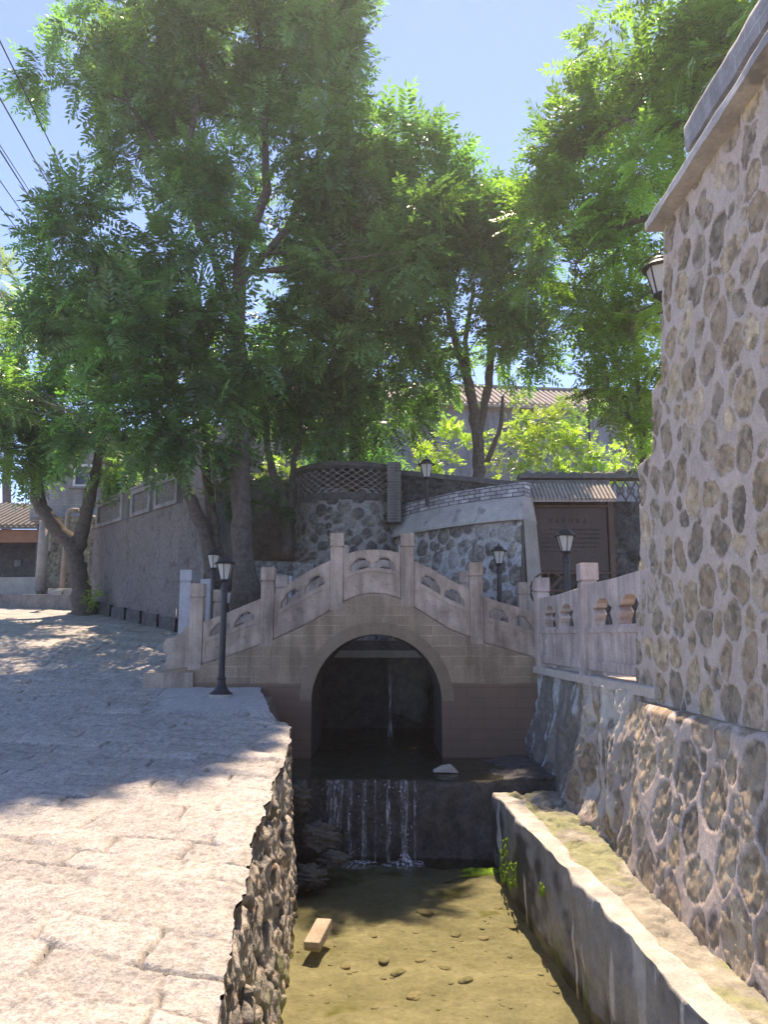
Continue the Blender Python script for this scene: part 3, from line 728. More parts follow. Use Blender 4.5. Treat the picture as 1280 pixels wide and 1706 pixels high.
# barrel
A_ = np.array(arch)
bar = np.zeros((len(A_), 12, 3)); yb_ = np.linspace(YB+.01, YB2-.01, 12)
for k in range(12): bar[:, k, 0] = cx+(A_[:, 0]-cx)*.992; bar[:, k, 1] = yb_[k]; bar[:, k, 2] = np.where(A_[:, 1] > zc, zc+(A_[:, 1]-zc)*.992, A_[:, 1])
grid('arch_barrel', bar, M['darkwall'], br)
mb = MB()
N = 23
for k in range(N):
    t0 = math.pi*(k+.02)/N; t1 = math.pi*(k+.98)/N
    pts = [(cx+(ra+d)*math.cos(t), zc+(rb+d)*math.sin(t)) for (d, t) in ((0.004, t0), (0.004, (t0+t1)/2), (0.004, t1), (.19, t1), (.19, (t0+t1)/2), (.19, t0))]
    mb.prism([pts], YB-.006, YB+.02)
mb.build('arch_ring', rough_mat('ring_stone', (.20, .145, .10), (.27, .20, .14), 3, .5, .008, .8, 50), br)
# base course at the left foot
mb = MB(); a = Q(243, 1121); b_ = Q(322, 1146)
mb.box((a[0]-.02, YB-.05, .45), (b_[0], YB-.002, a[1]+.005)); mb.build('base_course', M['marble'], br, bevel=.01)

def post(parent, x, ztop, zbot, y, w_=.2, mat='marble', T=None):
    mb = MB(); h = w_/2; hd = .20; 
    mb.box((x-h, y-h, zbot), (x+h, y+h, ztop-hd-.035), T)
    mb.box((x-h*.86, y-h*.86, ztop-hd-.035), (x+h*.86, y+h*.86, ztop-hd-.012), T)
    mb.box((x-h*1.06, y-h*1.06, ztop-hd-.012), (x+h*1.06, y+h*1.06, ztop), T)
    # recessed border strips on the shaft faces
    for s in (-1, 1):
        mb.box((x-h*.62, y+s*h-.005, zbot+.12), (x-h*.50, y+s*h+.005, ztop-hd-.12), T)
        mb.box((x+h*.50, y+s*h-.005, zbot+.12), (x+h*.62, y+s*h+.005, ztop-hd-.12), T)
    return mb.build('railing_post', M[mat], parent, bevel=.008)
def cloud(s0, s1, t0, t1, n=5, flip=False):
    """opening with a flat sill and a scalloped head"""
    pts = [(s0, t0+.02), (s1, t0+.02)]
    w_ = s1-s0; h_ = t1-t0
    prof = [(1.0, .45), (.93, .62), (.84, .66), (.80, .80), (.70, .96), (.5, 1.0), (.30, .96), (.20, .80), (.16, .66), (.07, .62), (0, .45)]
    return pts + [(s0+w_*a_, t0+h_*b2) for a_, b2 in prof]
def panel(parent, x0, x1, fb, ft, y, th=.12, mat='marble', T=None, openings=True, y_front=-1):
    nS = 16
    def mp_(s, t):
        x = x0+(x1-x0)*s; return (x, fb(x)+(ft(x)-fb(x))*t)
    outer = [mp_(s, 0) for s in np.linspace(0, 1, nS)] + [mp_(s, 1) for s in np.linspace(1, 0, nS)]
    holes = [[mp_(*q) for q in cloud(.14, .47, .57, .83)], [mp_(*q) for q in cloud(.55, .88, .57, .83)]]
    mb = MB(); mb.prism([outer]+(holes if openings else []), y-th/2, y+th/2, T)
    o = mb.build('railing_panel', M[mat], parent, bevel=.006)
    # raised frame with a sunk field
    fld = [mp_(s, .10) for s in np.linspace(.10, .90, 9)] + [mp_(.93, .2), mp_(.93, .40)] + [mp_(s, .49) for s in np.linspace(.90, .10, 9)] + [mp_(.07, .40), mp_(.07, .2)]
    holes2 = [[mp_(*q) for q in cloud(.12, .49, .55, .86)], [mp_(*q) for q in cloud(.53, .90, .55, .86)]]
    o2 = [mp_(s, .025) for s in np.linspace(.02, .98, nS)] + [mp_(s, .975) for s in np.linspace(.98, .02, nS)]
    mb = MB(); mb.prism([o2, fld]+holes2, y-th/2-.014, y-th/2+.004, T); mb.prism([o2, fld]+holes2, y+th/2-.004, y+th/2+.014, T)
    mb.build('carved_frame', M[mat], o, bevel=.005)
    # relief scrolls in the field
    mb = MB(); rr = random.Random(int(x0*1000) & 1023)
    for k in range(6):
        s = .2+.6*(k+.5)/6+rr.uniform(-.03, .03); t = rr.uniform(.2, .40); c0 = mp_(s, t); r0 = rr.uniform(.03, .06); ph = rr.uniform(0, 6)
        pts = []
        for i in range(9):
            a_ = ph+i*.75; rd_ = r0*(1-.09*i)
            q = Vector((c0[0]+math.cos(a_)*rd_, y-th/2-.001, c0[1]+math.sin(a_)*rd_*.8))
            pts.append(T @ q if T else q)
        mb.tube(pts, [.009*(1-.07*i) for i in range(9)], 5)
    mb.build('relief_scroll', M[mat], o)
    return o
yrf = YB+.10; yrb = YB2-.10
posts_px = [(318, 337, 972), (434, 456, 945), (550, 571, 888), (668, 691, 888), (783, 806, 937), (895, 917, 958)]
PX = []
for (a0, a1, tp_) in posts_px:
    x0 = Q(a0, 1000)[0]; x1 = Q(a1, 1000)[0]; xm = (x0+x1)/2
    PX.append((xm, Q(0, tp_)[1]))
tops_px = [[(337, 1036), (360, 1028), (395, 1013), (434, 997)], [(456, 990), (480, 972), (515, 950), (550, 933)],
           [(571, 925), (595, 917), (620, 915), (645, 916), (668, 921)], [(691, 934), (715, 945), (745, 962), (783, 982)],
           [(806, 992), (830, 1002), (860, 1010), (897, 1022)]]
for side_, y in (('f', yrf), ('b', yrb)):
    for i, (xm, ztp) in enumerate(PX):
        if side_ == 'f' and i == 5: continue
        post(br, xm, ztp, zl(xm)-.06, y, .205)
    for i in range(5):
        tp2 = [Q(*p) for p in tops_px[i]]
        ft = lambda x, tp2=tp2: float(np.interp(x, [p[0] for p in tp2], [p[1] for p in tp2]))
        panel(br, PX[i][0]+.09, PX[i+1][0]-.09, lambda x: zl(x)+.012, ft, y)
# drum stone at the left end
dr = [(266, 1119), (274, 1104), (277, 1092), (270, 1084), (268, 1076), (276, 1064), (290, 1060), (300, 1055), (308, 1044), (318, 1042), (320, 1111)]
for y in (yrf, yrb):
    mb = MB(); mb.prism([[Q(*p) for p in dr]], y-.07, y+.07); mb.build('drum_stone', M['marble'], br, bevel=.012)

# culvert behind the bridge
cv = empty('culvert', (0, 16, 0), 'dark stone culvert mouth seen through the bridge arch', 'culvert')
mb = MB(); mb.box((-2.4, 16.4, -1), (2.6, 16.8, 1.5)); mb.box((-2.4, YB2+.02, -1), (-1.25, 16.4, 1.25)); mb.box((1.45, YB2+.02, -1), (2.6, 16.4, 1.25)); mb.box((-1.3, YB2+.9, 1.32), (1.5, 16.6, 1.5))  # last box: roof slab added to keep sun off the pit behind the bridge
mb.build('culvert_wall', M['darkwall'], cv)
mb = MB(); mb.box((-1.3, 15.15, 1.18), (1.5, 15.35, 1.315)); mb.build('concrete_beam', M['concrete'], cv, bevel=.01)
bl = blob('boulder', P(682, 1130, 15.6), .48, M['rock'], cv, 44, 4, .5, (.9, .5, 1.7), 1.5)
a0 = P(650, 1095, 15.0); V_ = np.array([[(a0.x-.01-.03*t, 15.05-.1*t, .95-1.2*t), (a0.x+.02+.02*t, 15.05-.1*t, 1.05-1.3*t)] for t in np.linspace(0, 1, 12)])
grid('water_streak', V_, M['fall'], cv)

# ------------------------------------------------------------------ side railing on the retaining wall
sr = empty('marble_railing', (2.4, 10, 1.14), 'pale purple marble railing with vase openings on the retaining wall', 'railing')
def srx(y): return float(np.interp(y, [7.4, 12.4], [2.62, 2.46]))
yps = [12.25, 9.75, 7.35]
Ps = []
for yq in yps[:2]:
    post(sr, srx(yq), 2.49, 1.125, yq, .21, 'marble_side')
for i in range(2):
    ya, yb = yps[i], yps[i+1]
    ang = math.atan2(srx(yb)-srx(ya), yb-ya)
    # local x runs from far post to near post
    d = Vector((srx(yb)-srx(ya), yb-ya, 0)); Ld = d.length; d.normalize()
    nrm = Vector((-d.y, d.x, 0))
    T = Matrix(((d.x, -nrm.x, 0, srx(ya)), (d.y, -nrm.y, 0, ya), (0, 0, 1, 0), (0, 0, 0, 1)))
    # front (y negative) must face -X
    if (T.to_3x3() @ Vector((0, -1, 0))).x > 0:
        T = Matrix(((d.x, nrm.x, 0, srx(ya)), (d.y, nrm.y, 0, ya), (0, 0, 1, 0), (0, 0, 0, 1)))
    zt0 = 2.17 if i == 0 else 2.22
    L0, L1 = .10, Ld-(.10 if i == 0 else .0)
    n_ = 2.0
    outer = [(L0, 1.19), (L1, 1.19), (L1, zt0+.03), ((L0+L1)/2, zt0), (L0, zt0)]
    holes = []
    w_ = (L1-L0)
    nh = 2
    for k in range(nh):
        s0 = L0 + w_*(.13+.40*k); s1 = s0+w_*.31; t0, t1 = 1.72, 2.02
        hh = t1-t0; sw = s1-s0
        holes.append([(s0+sw*.0, t0), (s1-sw*.0, t0), (s1-sw*.02, t0+hh*.16), (s1-sw*.12, t0+hh*.42), (s1+sw*.0, t0+hh*.64), (s1-sw*.14, t0+hh*.70), (s1-sw*.2, t0+hh*.86), (s1-sw*.36, t0+hh), (s0+sw*.36, t0+hh), (s0+sw*.2, t0+hh*.86), (s0+sw*.14, t0+hh*.70), (s0+sw*.0, t0+hh*.64), (s0+sw*.12, t0+hh*.42), (s0+sw*.02, t0+hh*.16)])
    mb = MB(); mb.prism([outer]+holes, -.07, .07, T); po = mb.build('railing_panel', M['marble_side'], sr, bevel=.008)
    fld = [(L0+.12, 1.31), (L1-.12, 1.31), (L1-.12, 1.63), (L0+.12, 1.63)]
    band = [(L0+.01, 1.2), (L1-.01, 1.2), (L1-.01, 1.69), (L0+.01, 1.69)]
    mb = MB(); mb.prism([band, fld], -.088, -.066, T); mb.build('carved_frame', M['marble_side'], po, bevel=.005)
    mb = MB(); rr = random.Random(i+5)
    for k in range(4):
        c0 = (L0+w_*(.2+.2*k), 1.47)
        for j in range(6):
            a_ = j*math.pi/3+rr.random(); r0 = rr.uniform(.05, .10)
            pts = [T @ Vector((c0[0]+math.cos(a_+q*.25)*r0*q/3, -.072, c0[1]+math.sin(a_+q*.25)*r0*q/3)) for q in range(4)]
            mb.tube(pts, [.006, .013, .012, .003], 5)
    mb.build('relief_scroll', M['marble_side'], po)
    mb = MB()
    for s in (L0-.02, L1-.10): mb.box((s, -.09, 1.125), (s+.14, .09, 1.19), T)
    mb.build('panel_foot', M['marble_side'], po)

# railing beyond the bridge on the left, carved and bluish
lr = empty('approach_railing', (-3.5, 15.5, 1.2), 'bluish carved railing with square posts running back behind the bridge', 'railing')
Y3 = 15.4
def Q3(px, py, Yq=Y3): q = P(px, py, Yq); return q
for (pxm, top_, Yq) in ((312, 950, 14.9), (345, 965, 16.2), (478, 960, 15.9)):
    q = Q3(pxm, top_, Yq); post(lr, q.x, q.z, 1.05, Yq, .21, 'marble_blue')
a0 = Q3(352, 988, 16.1); a1 = Q3(470, 984, 16.0)
panel(lr, a0.x, a1.x, lambda x: 1.3, lambda x: a0.z, 16.05, mat='marble_blue')

# ------------------------------------------------------------------ lamps
def lantern(parent, c, s=1.0):
    """six-sided tapering lantern whose foot stands at c"""
    x, y, z = c; H = .34*s
    r0, r1 = .065*s, .125*s
    mb = MB()
    for k in range(6):
        t = R(60*k+30); a_ = (x+r0*math.cos(t), y+r0*math.sin(t), z+.05*s); b2 = (x+r1*math.cos(t), y+r1*math.sin(t), z+.05*s+.24*s)
        mb.tube([a_, b2], .0075*s, 5)
    mb.lathe([(.02*s, 0), (.035*s, .012*s), (.05*s, .03*s), (.078*s, .042*s), (.078*s, .058*s), (.02*s, .06*s)], c, 12)
    mb.build('lantern_frame', M['black'], parent)
    mb = MB(); mb.lathe([(r0*.97, .055*s), (r1*.97, .05*s+.235*s)], c, 6, R(30)); mb.build('frosted_pane', M['frost'], parent)
    mb = MB(); z1 = .05+.24
    mb.lathe([(.10*s, (z1-.005)*s), (.155*s, (z1-.008)*s), (.160*s, (z1+.004)*s), (.125*s, (z1+.028)*s), (.10*s, (z1+.045)*s), (.085*s, (z1+.075)*s), (.055*s, (z1+.098)*s), (.022*s, (z1+.105)*s)], c, 24)
    mb.build('lamp_roof', M['black'], parent, smooth=False)
    mb = MB(); mb.lathe([(.022*s, (z1+.10)*s), (.014*s, (z1+.112)*s), (.020*s, (z1+.125)*s), (.016*s, (z1+.138)*s), (.003*s, (z1+.162)*s)], c, 10)
    mb.build('finial', M['black'], parent, smooth=True)
def street_lamp(loc, label):
    o = empty('street_lamp', loc, label, 'street lamp', 'small black lantern lamp posts')
    x, y, z = loc
    mb = MB(); mb.lathe([(.165, 0), (.165, .022), (.135, .035), (.10, .07), (.07, .14), (.058, .21), (.066, .225), (.066, .245), (.052, .255), (.050, .27)], (x, y, z), 20); mb.build('lamp_base', M['black'], o)
    mb = MB(); mb.lathe([(.047, .265), (.047, 1.50), (.055, 1.51), (.055, 1.56), (.040, 1.60), (.030, 1.635)], (x, y, z), 16); mb.build('lamp_post', M['black'], o)
    lantern(o, (x, y, z+1.625))
    return o
q = P(368, 1160, 11.7); q.z = float(zp(q.x, q.y))+.045
mb = MB(); mb.lathe([(.175, 0), (.175, .05), (.165, .06)], (q.x, q.y, q.z-.055), 20)
l1 = street_lamp((q.x, q.y, q.z), 'black lantern lamp standing on the pale plaza apron left of the arch')
mb.build('foot_pad', M['concrete'], l1)
def copy_tree(o, parent=None):
    c = o.copy(); COL.objects.link(c)
    if parent is not None: c.parent = parent; c.matrix_parent_inverse = o.matrix_parent_inverse.copy()
    for ch in list(o.children):
        copy_tree(ch, c)
    return c
for (px, py, Yq, lab) in ((357, 912, 14.3, 'black lantern lamp just behind and left of the lamp on the apron'), (831, 906, 14.9, 'black lantern lamp behind the right end of the bridge, before the curved wall'), (942, 877, 11.7, 'black lantern lamp between the two marble posts, before the brown board')):
    t_ = P(px, py, Yq)
    c = copy_tree(l1); c['label'] = lab
    c.location = (t_.x, t_.y, t_.z-2.06)
    if Yq == 11.7: c.scale = (1.08, 1.08, 1.0)
q = P(711, 799, 17.3)
o = empty('wall_lantern', (q.x, q.y, q.z), 'black lantern standing on the old wall behind the stream wall', 'lantern')
lantern(o, (q.x, q.y, q.z-.02), 1.25)
mb = MB(); mb.tube([(q.x, q.y, q.z-.6), (q.x, q.y, q.z)], .04, 8); mb.build('stem', M['black'], o)
q = P(1112, 492, 7.12)
o = empty('wall_lantern', (q.x, q.y, q.z), 'black lantern mounted high on the far end of the tall wall', 'lantern')
lantern(o, (q.x, q.y+.12, q.z), 1.15)
mb = MB(); mb.tube([(q.x, q.y+.12, q.z), (q.x+.02, q.y+.08, q.z-.1), (q.x+.1, q.y-.1, q.z-.14)], .012, 8); mb.build('bracket', M['black'], o)

# ------------------------------------------------------------------ curved stream wall with blue-lit coping
def resample(pts, step):
    d = [0]; 
    for i in range(1, len(pts)): d.append(d[-1]+math.dist(pts[i], pts[i-1]))
    ts = np.arange(0, d[-1], step)
    # smooth curve
    xs_ = np.interp(ts, d, [p[0] for p in pts]); ys_ = np.interp(ts, d, [p[1] for p in pts])
    k = max(3, int(.8/step)); ker = np.ones(k)/k
    xp = np.convolve(np.pad(xs_, (k//2, k-1-k//2), 'edge'), ker, 'valid'); yp = np.convolve(np.pad(ys_, (k//2, k-1-k//2), 'edge'), ker, 'valid')
    xp[0], yp[0] = xs_[0], ys_[0]; xp[-1], yp[-1] = xs_[-1], ys_[-1]
    return ts, xp, yp
pth = [(2.88, 16.05), (2.2, 16.55), (1.4, 17.35), (.6, 18.5), (0, 19.8), (-.5, 21.3)]
cwl = empty('curved_wall', (1.4, 17.4, 1.3), 'curved river-stone wall with sloping blue-grey coping and brick crown behind the bridge', 'wall')
ts, xp, yp = resample(pth, .03)
tx = np.gradient(xp); ty = np.gradient(yp); l = np.hypot(tx, ty); nX = -ty/l; nY = tx/l
if nY[0] > 0: nX, nY = -nX, -nY
vz = np.arange(1.0, 4.02, .03)
U, V = np.meshgrid(ts, vz)
h, c3 = wall_field(U, V, .08, .20, 31, (.44, .43, .42), pack=.98, gap=.09, amp=.03, recess=False, ochre=.0)
bat = (4.0-V)*.07
Pos = np.stack([xp[None, :]+nX[None, :]*(h+bat), yp[None, :]+nY[None, :]*(h+bat), V], -1)
grid('stone_face', Pos, M['cobble'], cwl, col=c3, flip=True)
def sweep(name, sec, mat, parent, closed=True):
    Pos = np.zeros((len(ts), len(sec)+1, 3))
    for k in range(len(sec)+1):
        o_, z_ = sec[k % len(sec)]
        n_ = (fbm(ts*4+k, ts*0+k, 44, 3)-.5)*.02
        Pos[:, k] = np.stack([xp+nX*(o_+n_), yp+nY*(o_+n_), z_+0*ts+n_], -1)
    return capped(name, Pos, mat, parent, smooth=False)
sweep('wall_core', [(-.05, 1.0), (-.05, 3.98), (-.5, 3.98), (-.5, 1.0)], M['concrete'], cwl)
sweep('coping', [(.16, 3.97), (.17, 4.02), (-.10, 4.52), (-.5, 4.52), (-.7, 3.97)], M['coping'], cwl)
sweep('brick_crown', [(-.08, 4.50), (-.12, 4.80), (-.42, 4.84), (-.42, 4.50)], M['bandbrick'], cwl)
# end pier of the curved wall
e0 = Vector((xp[0], yp[0], 0)); 
U, V = np.meshgrid(np.arange(0, .62, .03), vz); bt2 = (4.0-V)*.07
Pos = np.stack([e0.x - nX[0]*(U*1.0) + nX[0]*bt2*(1-U/.62) + (.03+bt2)*-tx[0]/l[0], e0.y - nY[0]*U + nY[0]*bt2*(1-U/.62) + (.03+bt2)*-ty[0]/l[0], V], -1)
grid('end_face', Pos, M['concrete'], cwl)

# ------------------------------------------------------------------ round turret
tc = Vector((P(582, 800, 19.8).x, 19.8, 0)); TR = 1.30
tt = empty('round_turret', (tc.x, tc.y, 1.5), 'round river-stone turret with a band of curved lattice tiles near its top', 'turret')
th = np.arange(R(150), R(400), .03/TR); vz = np.arange(1.2, 4.86, .03)
U, V = np.meshgrid(th*TR, vz)
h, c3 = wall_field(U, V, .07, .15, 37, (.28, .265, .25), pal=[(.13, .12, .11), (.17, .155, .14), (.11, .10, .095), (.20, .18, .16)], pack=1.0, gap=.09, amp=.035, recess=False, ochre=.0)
rr = TR + h + (4.8-V)*.045
Pos = np.stack([tc.x+rr*np.cos(U/TR), tc.y+rr*np.sin(U/TR), V], -1)
grid('stone_face', Pos, M['cobble'], tt, col=c3)
mb = MB(); mb.lathe([(TR+.01, 4.84), (TR+.03, 4.86), (TR+.03, 5.02), (TR-.2, 5.03), (TR-.2, 1.2)], (tc.x, tc.y, 0), 64); mb.build('brick_band', M['darkwall'], tt)
mb = MB(); mb.lathe([(TR-.22, 5.60), (TR+.03, 5.60), (TR+.10, 5.66), (TR+.10, 5.76), (TR-.15, 5.80), (.3, 5.82)], (tc.x, tc.y, 0), 64); mb.build('turret_cap', M['darkwall'], tt)
mb = MB(); rows = 8; wA = .235; hA = .085
nA = int(2*math.pi*TR/wA); dth = 2*math.pi/nA
for r_ in range(rows):
    z0 = 5.03 + r_*.0735
    for k in range(nA):
        t0 = (k + .5*(r_ % 2))*dth
        if not (math.pi*.95 < (t0 % (2*math.pi)) < 2*math.pi*1.0): continue
        n_ = 7; ring = []
        for i in range(n_+1):
            a_ = math.pi*i/n_; 
            for (rd, dr_) in ((1.0, -.12), (1.0, .02), (.80, .02), (.80, -.12)):
                tt_ = t0 - .5*dth*1.04*math.cos(a_)*rd; zq = z0 + hA*math.sin(a_)*(rd if rd == 1 else .84); R_ = TR+dr_
                ring.append((tc.x+R_*math.cos(tt_), tc.y+R_*math.sin(tt_), zq))
        fs = []
        for i in range(n_):
            for j in range(4): fs.append((i*4+j, i*4+(j+1) % 4, (i+1)*4+(j+1) % 4, (i+1)*4+j))
        mb.add(ring, fs)
mb.build('lattice_tiles', M['latticetile'], tt)
mb = MB()
for px in (658,):
    q = P(px, 830, 18.75); mb.box((q.x-.19, 18.6, 4.3), (q.x+.15, 19.0, 5.78))
mb.build('brick_pier', brick_mat('old_brick', (.10, .095, .09), (.15, .14, .13), (.19, .18, .17), .24, .07, .01, faint=.8), tt)

# old wall from turret to the right, board wall
def stone_wall_seg(name, a, b_, z0, z1, th_, mat, label, cob=None, seed=50, capmat=None, z1b=None):
    o = empty(name, (a[0], a[1], z0), label, 'wall')
    d = Vector((b_[0]-a[0], b_[1]-a[1], 0)); L = d.length; d.normalize(); n_ = Vector((d.y, -d.x, 0))
    if n_.y > 0: n_ = -n_
    z1b = z1 if z1b is None else z1b
    if cob:
        U, V = np.meshgrid(np.arange(0, L, cob[2]), np.linspace(0, 1, int((max(z1, z1b)-z0)/cob[2])))
        h, c3 = wall_field(U, V*(z1-z0), cob[0], cob[1], seed, cob[3], pal=cob[4] if len(cob) > 4 else STONE_A, gap=.09, amp=.03, recess=False, ochre=0)
        zt2 = z1+(z1b-z1)*U/L
        Pos = np.stack([a[0]+d.x*U+n_.x*h, a[1]+d.y*U+n_.y*h, z0+(zt2-z0)*V], -1)
        grid('stone_face', Pos, M['cobble'], o, col=c3)
    mb = MB(); A0 = Vector((a[0], a[1], 0))
    q = [A0, A0+d*L, A0+d*L-n_*th_, A0-n_*th_]
    if cob: q = [p - n_*.04 for p in q]
    zs = [z1, z1b, z1b, z1]
    mb.add([(p.x, p.y, z0) for p in q]+[(p.x, p.y, zz_) for p, zz_ in zip(q, zs)], [(0,3,2,1),(4,5,6,7),(0,1,5,4),(1,2,6,5),(2,3,7,6),(3,0,4,7)])
    mb.build('wall_core', mat, o)
    if capmat:
        mb = MB(); q = [A0+n_*.08, A0+d*L+n_*.08, A0+d*L-n_*(th_+.05), A0-n_*(th_+.05)]
        mb.add([(p.x, p.y, zz_-.005) for p, zz_ in zip(q, zs)]+[(p.x, p.y, zz_+.12) for p, zz_ in zip(q, zs)], [(0,3,2,1),(4,5,6,7),(0,1,5,4),(1,2,6,5),(2,3,7,6),(3,0,4,7)])
        mb.build('cap', capmat, o)
    return o
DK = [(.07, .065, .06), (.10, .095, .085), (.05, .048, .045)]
a = P(668, 785, 19.6); b_ = P(880, 806, 18.2)
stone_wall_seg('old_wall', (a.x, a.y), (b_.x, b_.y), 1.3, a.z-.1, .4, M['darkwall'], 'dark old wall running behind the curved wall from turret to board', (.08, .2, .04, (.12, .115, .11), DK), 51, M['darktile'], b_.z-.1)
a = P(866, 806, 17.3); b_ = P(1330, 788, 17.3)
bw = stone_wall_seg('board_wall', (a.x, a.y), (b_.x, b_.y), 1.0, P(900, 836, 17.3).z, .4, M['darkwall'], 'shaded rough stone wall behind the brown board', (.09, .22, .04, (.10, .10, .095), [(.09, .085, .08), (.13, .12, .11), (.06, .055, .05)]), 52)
zt2 = P(1000, 836, 17.3).z
# lattice of the board wall: crossing bars and a hump-tile top
mb = MB(); zA = zt2; zB = P(1000, 797, 17.3).z
x = a.x
while x < b_.x:
    for (s0, s1) in ((0, 1), (1, 0)):
        mb.tube([(x, 17.42, zA if s0 == 0 else zB), (x+.30, 17.42, zB if s0 == 0 else zA)], .022, 5)
    mb.tube([(x+.15+.08*math.cos(t), 17.42, (zA+zB)/2+.08*math.sin(t)) for t in np.linspace(0, 6.283, 9)], .018, 5)
    x += .24
mb.build('lattice', M['darktile'], bw)
mb = MB(); mb.box((a.x, 17.25, zB), (b_.x, 17.65, zB+.10)); x = a.x+.2
k = 0
while x < b_.x:
    big = .05 + (.10 if x > P(985, 0, 17.3).x else .02)
    mb.lathe([(.13, 0), (.13, big*.6), (.09, big), (.02, big+.03)], (x, 17.45, zB+.09), 10); x += .27
mb.build('hump_tiles', M['darktile'], bw)

ib = empty('info_board', (3.9, 16.8, 1.2), 'large dark brown notice board under a little tiled roof', 'board')
a = P(884, 846, 16.8); b_ = P(1016, 952, 16.8)
mb = MB(); mb.box((a.x, 16.8, b_.z), (b_.x, 16.87, a.z)); mb.build('board_face', M['boardbrown'], ib, bevel=.01)
mb = MB()
for x in (a.x-.14, b_.x+.02): mb.box((x, 16.76, 1.1), (x+.12, 16.9, a.z+.22))
mb.box((a.x-.02, 16.765, a.z+.005), (b_.x+.02, 16.79, a.z+.06)); mb.box((a.x-.02, 16.765, b_.z-.06), (b_.x+.02, 16.79, b_.z-.005))
mb.box((a.x-.2, 16.74, a.z+.22), (b_.x+.2, 16.92, a.z+.30)); mb.build('board_frame', M['wood'], ib, bevel=.006)
# illegible lettering: a title row of six marks, seven rows of small marks
mb = MB(); rr = random.Random(3)
def glyph(x, z, s):
    for k in range(rr.randint(3, 5)):
        if rr.random() < .55: mb.box((x+s*rr.uniform(0, .2), 16.794, z+s*rr.random()*.9), (x+s*rr.uniform(.6, .95), 16.80, z+s*rr.random()*.0+s*(k*.2)+s*.10) ) if False else mb.box((x+s*.05, 16.794, z+s*(.15*k+.1)), (x+s*.9, 16.7995, z+s*(.15*k+.17)))
        else:
            xx = x+s*rr.uniform(.1, .8); mb.box((xx, 16.792, z+s*.05), (xx+s*.10, 16.7995, z+s*.92))
tw_ = .145; x = (a.x+b_.x)/2-3*tw_ 
for k in range(6): glyph(x+k*tw_-.02, a.z-.34, .115)
for r_ in range(6):
    x = a.x+.22+(.1 if r_ == 0 else 0); z = a.z-.50-r_*.095
    while x < b_.x-.2 - (.5 if r_ == 5 else 0): glyph(x, z, .045); x += .056
mb.build('lettering', M['ink'], ib)
# tiled roof
rx0 = P(862, 820, 16.6).x; rx1 = P(1022, 820, 16.6).x; z0 = P(900, 832, 16.45).z; z1 = P(900, 806, 16.9).z+.02
mb = MB(); x = rx0
mb.add([(rx0, 16.42, z0-.03), (rx1, 16.42, z0-.03), (rx1, 16.98, z1-.03), (rx0, 16.98, z1-.03), (rx0, 16.42, z0-.055), (rx1, 16.42, z0-.055), (rx1, 16.98, z1-.055), (rx0, 16.98, z1-.055)], [(0,1,2,3),(7,6,5,4),(0,4,5,1),(1,5,6,2),(2,6,7,3),(3,7,4,0)])
while x < rx1:
    mb.tube([(x+.03, 16.40, z0-.01), (x+.03, 16.98, z1-.01)], .034, 8); x += .085
mb.build('tile_roof', M['tile'], ib)
mb = MB(); mb.box((rx0-.03, 16.94, z1-.03), (rx1+.03, 17.06, z1+.07)); mb.build('roof_ridge', M['darktile'], ib)
# carved valance
mb = MB(); x = a.x-.02
while x < b_.x:
    pts = [(x+.09+.07*math.cos(t), 16.80, a.z+.13+.05*math.sin(t*1.0)) for t in np.linspace(0, 6.283, 11)]
    mb.tube(pts, .012, 5); x += .16
mb.build('valance', M['wood'], ib)
# wheel
q = P(915, 984, 15.4); wh_ = empty('cart_wheel', q, 'dark round wheel half hidden behind the marble railing', 'wheel')
mb = MB(); n = 28; Rw = .36
mb.tube([(q.x+Rw*math.cos(t), q.y, q.z+Rw*math.sin(t)) for t in np.linspace(0, 2*math.pi, n)], .022, 8); mb.build('rim', M['wood'], wh_)
mb = MB()
for k in range(8):
    t = k*math.pi/4+math.pi/2; mb.tube([q, (q.x+Rw*math.cos(t), q.y, q.z+Rw*math.sin(t))], .025, 6)
mb.build('spokes', M['wood'], wh_)

# low stone wall left of the turret and dark wall beyond
a = P(424, 934, 17.6); b_ = P(500, 930, 18.2)
stone_wall_seg('low_wall', (a.x, a.y), (b_.x+.3, b_.y), 1.3, a.z, .35, M['concrete'], 'low pale cobble wall between the big trunk and the turret', (.06, .14, .025, (.30, .29, .27), [(.16, .15, .14), (.22, .21, .19)]), 57)
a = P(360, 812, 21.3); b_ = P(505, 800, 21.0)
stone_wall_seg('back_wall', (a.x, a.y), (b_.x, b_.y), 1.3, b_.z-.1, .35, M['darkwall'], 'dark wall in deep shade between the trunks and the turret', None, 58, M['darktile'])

# ------------------------------------------------------------------ left: grey retaining wall with lattice railing
gw = empty('grey_wall', (-6, 19, 1.5), 'smooth grey stone retaining wall at the far side of the plaza', 'wall')
g0 = P(148, 1012, 22.2); g1 = P(292, 1046, 17.6); g2 = P(336, 1050, 16.9); g3 = Vector((g2.x+.4, 19.5, 0))
def gwface(p, q, nm):
    d = (q-p); d.z = 0; L = d.length; d.normalize(); n_ = Vector((d.y, -d.x, 0)); n_ = -n_ if n_.y > 0 else n_
    U, V = np.meshgrid(np.arange(0, L+.02, .04), np.arange(1.0, 4.62, .04))
    n1 = fbm(U*3.2, V*3.2, 160, 5); h = (n1-.5)*.05 + (fbm(U*9, V*9, 161, 4)-.5)*.03
    c3 = np.array([.175, .155, .15])*(.72+.5*fbm(U*1.2, V*1.2, 162, 5))[..., None]
    dk_ = sst(fbm(U*8, V*8, 163, 3), .64, .74)*.3; c3 = c3*(1-dk_[..., None])
    Pos = np.stack([p.x+d.x*U+n_.x*h, p.y+d.y*U+n_.y*h, V], -1)
    grid('stone_face', Pos, M['cobble'], gw, col=c3)
gwface(g0, g1, 0); gwface(g1, g2, 1)
